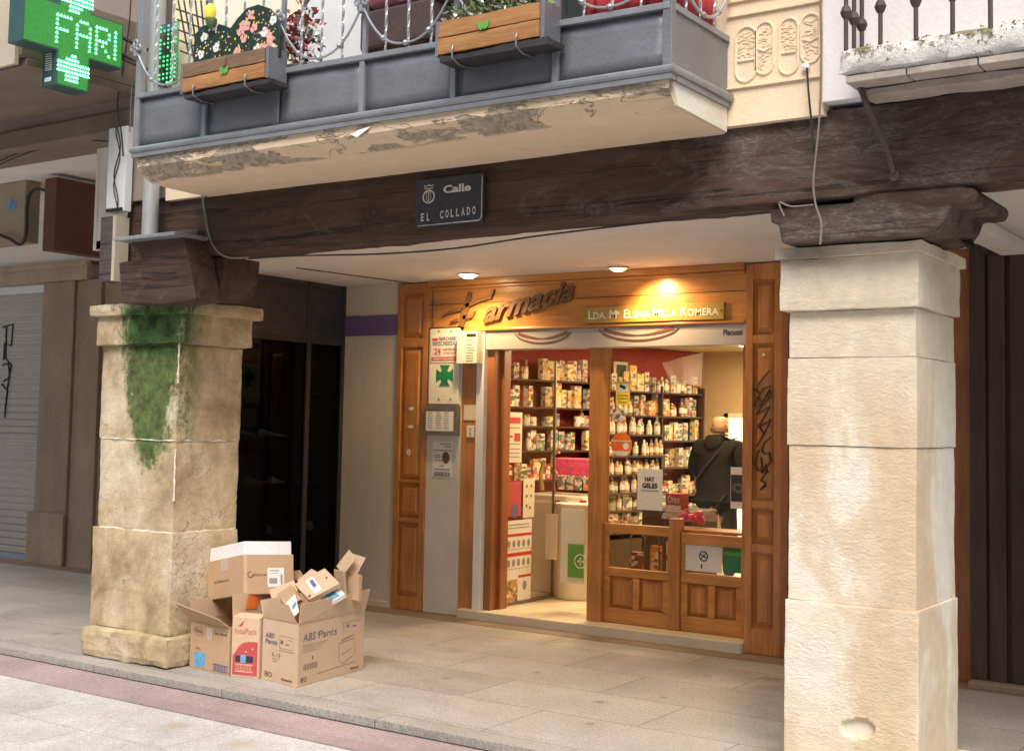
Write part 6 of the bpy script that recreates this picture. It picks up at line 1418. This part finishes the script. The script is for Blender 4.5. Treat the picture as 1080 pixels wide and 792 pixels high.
# left box
t, P, uF, uS, a, b, H = carton('brown cardboard box with a blue square print and wide open flaps beside the mossy pillar', (-5.915, 5.60), (-.395, .035), (-.02, .40), .295, 'card')
LF = P+uF
flap(t, LF+H, P+H, V((-.055, -.085, .115)), V((-.02, -.07, .055)), 'card')
flap(t, LF+H, LF+uS+H, V((-.01, .0, .125)), V((-.01, 0, .125)), 'card_light')
flap(t, LF+uS+H, P+uS+H, V((0, .03, .12)), V((0, .03, .12)), 'card_light')
n_f = a.cross(Z_); n_f = n_f if n_f.y < 0 else -n_f; o_f = LF+n_f*.001
q = printpart(t, o_f, -a, n_f, 'ink_brown'); q.t('TENA', .045, .225, .024, .085, .02)
q.s([(.085+.055*math.cos(x), .235+.028*math.sin(x)) for x in [i*.5 for i in range(13)]], .002); q.t('36-46-8', .25, .235, .018, .12, .02); q.s([(.24, .225), (.24, .262), (.39, .262)], .0015); q.t('Slip', .06, .125, .014, .05, 0); q.done()
q = printpart(t, o_f, -a, n_f, 'ink_blue'); q.r(.05, .155, .015, .105); q.done('blue_square')
q = printpart(t, o_f, -a, n_f, 'ink_navy'); q.r(.24, .39, .012, .018); q.r(.24, .39, .05, .056)
for i in range(9): q.r(.25+i*.015, .258+i*.015, .018, .05)
q.done(); q = printpart(t, o_f, -a, n_f, 'tape'); q.r(.17, .225, .19, .27); q.done('tape')
# tilted box on top
K = PY(257, 584.5, 5.74); Lp = PY(219, 592.5, 5.86); Rp = PY(309.5, 584.5, 6.06)
u, v = Lp-K, Rp-K; w_ = u.cross(v).normalized(); w_ = -w_ if w_.z > 0 else w_
t = thing('cardboard_box', 'brown cardboard box with white lid and shipping label, resting on top of the pile', 'cardboard box', K+w_*.3+(u+v)/2)
part('carton_body', MB().obox(K, u, v, w_*.25), 'card', t, bev=.003)
e1 = u*.03+v*.03; part('lid', MB().obox(K+e1+w_*.01-u*.0, u*.95, v*.95, -w_*.095), 'white_card', t, bev=.003)
n1_ = v.cross(w_).normalized(); n1_ = n1_ if n1_.dot(V((1, -1, 0))) > 0 else -n1_; vn = v.normalized(); dn = w_
def face(o, ux, n, l, name, mname):
    k = MB()
    for (x0, x1, z0, z1) in l: k.obox(o+ux*x0+dn*z0+n*.0006, ux*(x1-x0), dn*(z1-z0), n*.0006)
    part(name, k, mname, t)
face(K, vn, n1_, [(v.length*.47, v.length*.80, .085, .205)], 'shipping_label', 'paper')
face(K+n1_*.0008, vn, n1_, [(v.length*.50, v.length*.66, .15, .185), (v.length*.5, v.length*.7, .10, .106), (v.length*.5, v.length*.68, .118, .122), (v.length*.73, v.length*.77, .13, .19)], 'label_print', 'ink_grey')
k = MB().text('aliance', K+vn*v.length*.16+dn*.135+n1_*.001, vn, -dn, .018, v.length*.28, .01, .001, n=n1_); k.tube([K+vn*(v.length*.13+.018*math.cos(x))+dn*(.125+.018*math.sin(x))+n1_*.001 for x in [i*.6 for i in range(9)]], .003, 4)
part('printed_mark', k, 'ink_brown', t, fix=False)
n2_ = u.cross(w_).normalized(); n2_ = n2_ if n2_.dot(V((-1, -1, 0))) > 0 else -n2_; un = u.normalized()
face(K, un, n2_, [(u.length*.42, u.length*.62, .0, .08)], 'tape', 'tape'); 
k = MB().text('aliance', K+un*u.length*.80+dn*.15+n2_*.001, -un, -dn, .018, u.length*.4, .01, .001, n=n2_); part('printed_mark', k, 'ink_brown', t, fix=False)
face(K, vn, n1_, [(-.001, .02, 0, .26)], 'edge_tape', 'card_light')
# folded cartons standing in the right box
def card(pts, ys, label, mname, name='folded_carton', cat='carton', th=.012, prn=None):
    a_, b_, c_ = [PY(p[0], p[1], y) for p, y in zip(pts, ys)]; d_ = a_+(c_-b_); n = (b_-a_).cross(c_-b_).normalized(); n = n if n.dot(EYE-a_) > 0 else -n
    t = thing(name, label, cat, d_ if d_.z < a_.z else a_); part('board', MB().prism([a_, b_, c_, d_], -n*th), mname, t, bev=.001)
    return t, a_, (b_-a_), (d_-a_), n
t, o, u, v, n = card([(310.4, 615.6), (342.4, 599), (358.3, 615)], (5.86, 6.0, 5.95), 'flat folded carton with a white shipping label, foremost in the ABS Pants box', 'card_light', th=.03)
k = MB().prism([o+u*x+v*y+n*.001 for x, y in ((.30, .15), (.55, .10), (.50, .86), (.24, .9))], n*.001); part('shipping_label', k, 'paper', t)
k = MB().prism([o+u*x+v*y+n*.002 for x, y in ((.38, .22), (.50, .20), (.46, .6), (.34, .62))], n*.001); part('label_print', k, 'ink_navy', t); k = MB().prism([o+u*x+v*y+n*.001 for x, y in ((.03, .85), (.13, .8), (.13, .9), (.03, .95))], n*.001).prism([o+u*x+v*y+n*.001 for x, y in ((.8, .45), (.86, .42), (.86, .5), (.8, .53))], n*.001); part('dark_mark', k, 'ink_brown', t)
card([(313, 612), (328.5, 599.5), (337, 604)], (6.04, 6.1, 6.08), 'plain flat carton just behind the one with the white shipping label', 'card_light', th=.02)
card([(306, 612), (301, 603), (316, 601)], (6.1, 6.12, 6.15), 'dull brown carton scrap between the top box and the folded cartons', 'card_dull', th=.02)
card([(283.5, 622), (309.7, 611.5), (315, 626)], (5.88, 5.95, 5.9), 'plain flat carton at the left of the ABS Pants box', 'card_light', th=.015)
card([(292, 626), (306, 617), (317, 632)], (5.86, 5.88, 5.84), 'small bent carton lying over the leftmost flat carton', 'card', th=.03)
t, o, u, v, n = card([(301, 636), (311, 626), (315.5, 645)], (5.74, 5.76, 5.72), 'white paper sheet with blue print standing in the front corner of the box', 'paper', 'paper_sheet', 'paper', .002)
part('blue_print', MB().prism([o+u*x+v*y+n*.001 for x, y in ((.5, .45), (.9, .35), (.95, .55), (.55, .65))], n*.001), 'ink_blue', t)
t, o, u, v, n = card([(338, 630), (357, 619), (364, 626)], (5.92, 6.0, 5.97), 'blue and white packet behind the front rim of the ABS Pants box', 'paper', 'medicine_packet', 'packet', .03)
part('blue_print', MB().prism([o+u*x+v*y+n*.001 for x, y in ((.25, .05), (.70, .05), (.75, .9), (.3, .9))], n*.001), 'ink_blue', t)
card([(368, 579.4), (375.5, 588.5), (362, 606)], (6.12, 6.10, 6.08), 'pale open carton strip bent outwards, highest in the ABS Pants box', 'card_edge', th=.004)
card([(372, 583.6), (385.8, 588), (375, 608)], (6.16, 6.18, 6.15), 'second pale carton strip leaning right behind the highest strip', 'card_light', th=.004)
card([(352, 600), (362, 603), (364, 632)], (6.06, 6.04, 6.02), 'narrow upright dull carton under the highest pale strip', 'card_dull', th=.02)
card([(367, 603), (379, 606), (378, 634)], (6.14, 6.14, 6.12), 'narrow upright tan carton at the right end of the ABS Pants box', 'card', th=.03)
EXPO=0.78
op = thing('opposite_house', 'plain house across the street behind the viewer', 'house', (-9, -5.5, -.06))
k = MB().box(-40, 22, -6.5, -5.2, -.06, 9.0); part('wall', k, 'plaster_cream', op)
for i in range(14):
    for z in (1.0, 4.6): part('window', MB().box(-34+i*3.8, -32.7+i*3.8, -5.199, -5.12, z, z+2.0), 'grey_frame', op)
# ------------------------------------------------------------------ light and world
w = bpy.data.worlds.new('World'); sc.world = w; w.use_nodes = True; nt = w.node_tree
sky = nt.nodes.new('ShaderNodeTexSky'); sky.sky_type = 'NISHITA'; sky.sun_disc = False
SE, SAZ = rad(52), rad(150)     # azimuth from +y clockwise
sky.sun_elevation = SE; sky.sun_rotation = SAZ; sky.air_density = 1.0; sky.dust_density = 3.5; sky.ozone_density = .6
bg = nt.nodes['Background']; bg.inputs[1].default_value = .15; nt.links.new(sky.outputs[0], bg.inputs[0])
sd = V((math.sin(SAZ)*math.cos(SE), math.cos(SAZ)*math.cos(SE), math.sin(SE)))
L = bpy.data.lights.new('sun', 'SUN'); L.energy = 1.5; L.angle = rad(35); L.color = (1, .96, .9)
lo = bpy.data.objects.new('sun', L); lo.rotation_euler = sd.to_track_quat('Z', 'Y').to_euler(); lo.location = (0, 0, 20); COL.objects.link(lo)
sc.view_settings.view_transform = 'Standard'; sc.view_settings.look = 'None'; sc.view_settings.gamma = 1; sc.view_settings.exposure = EXPO
sc.render.engine = 'CYCLES'; sc.cycles.max_bounces = 8; sc.cycles.transparent_max_bounces = 12; sc.cycles.use_denoising = True
sc.cycles.sample_clamp_indirect = 6
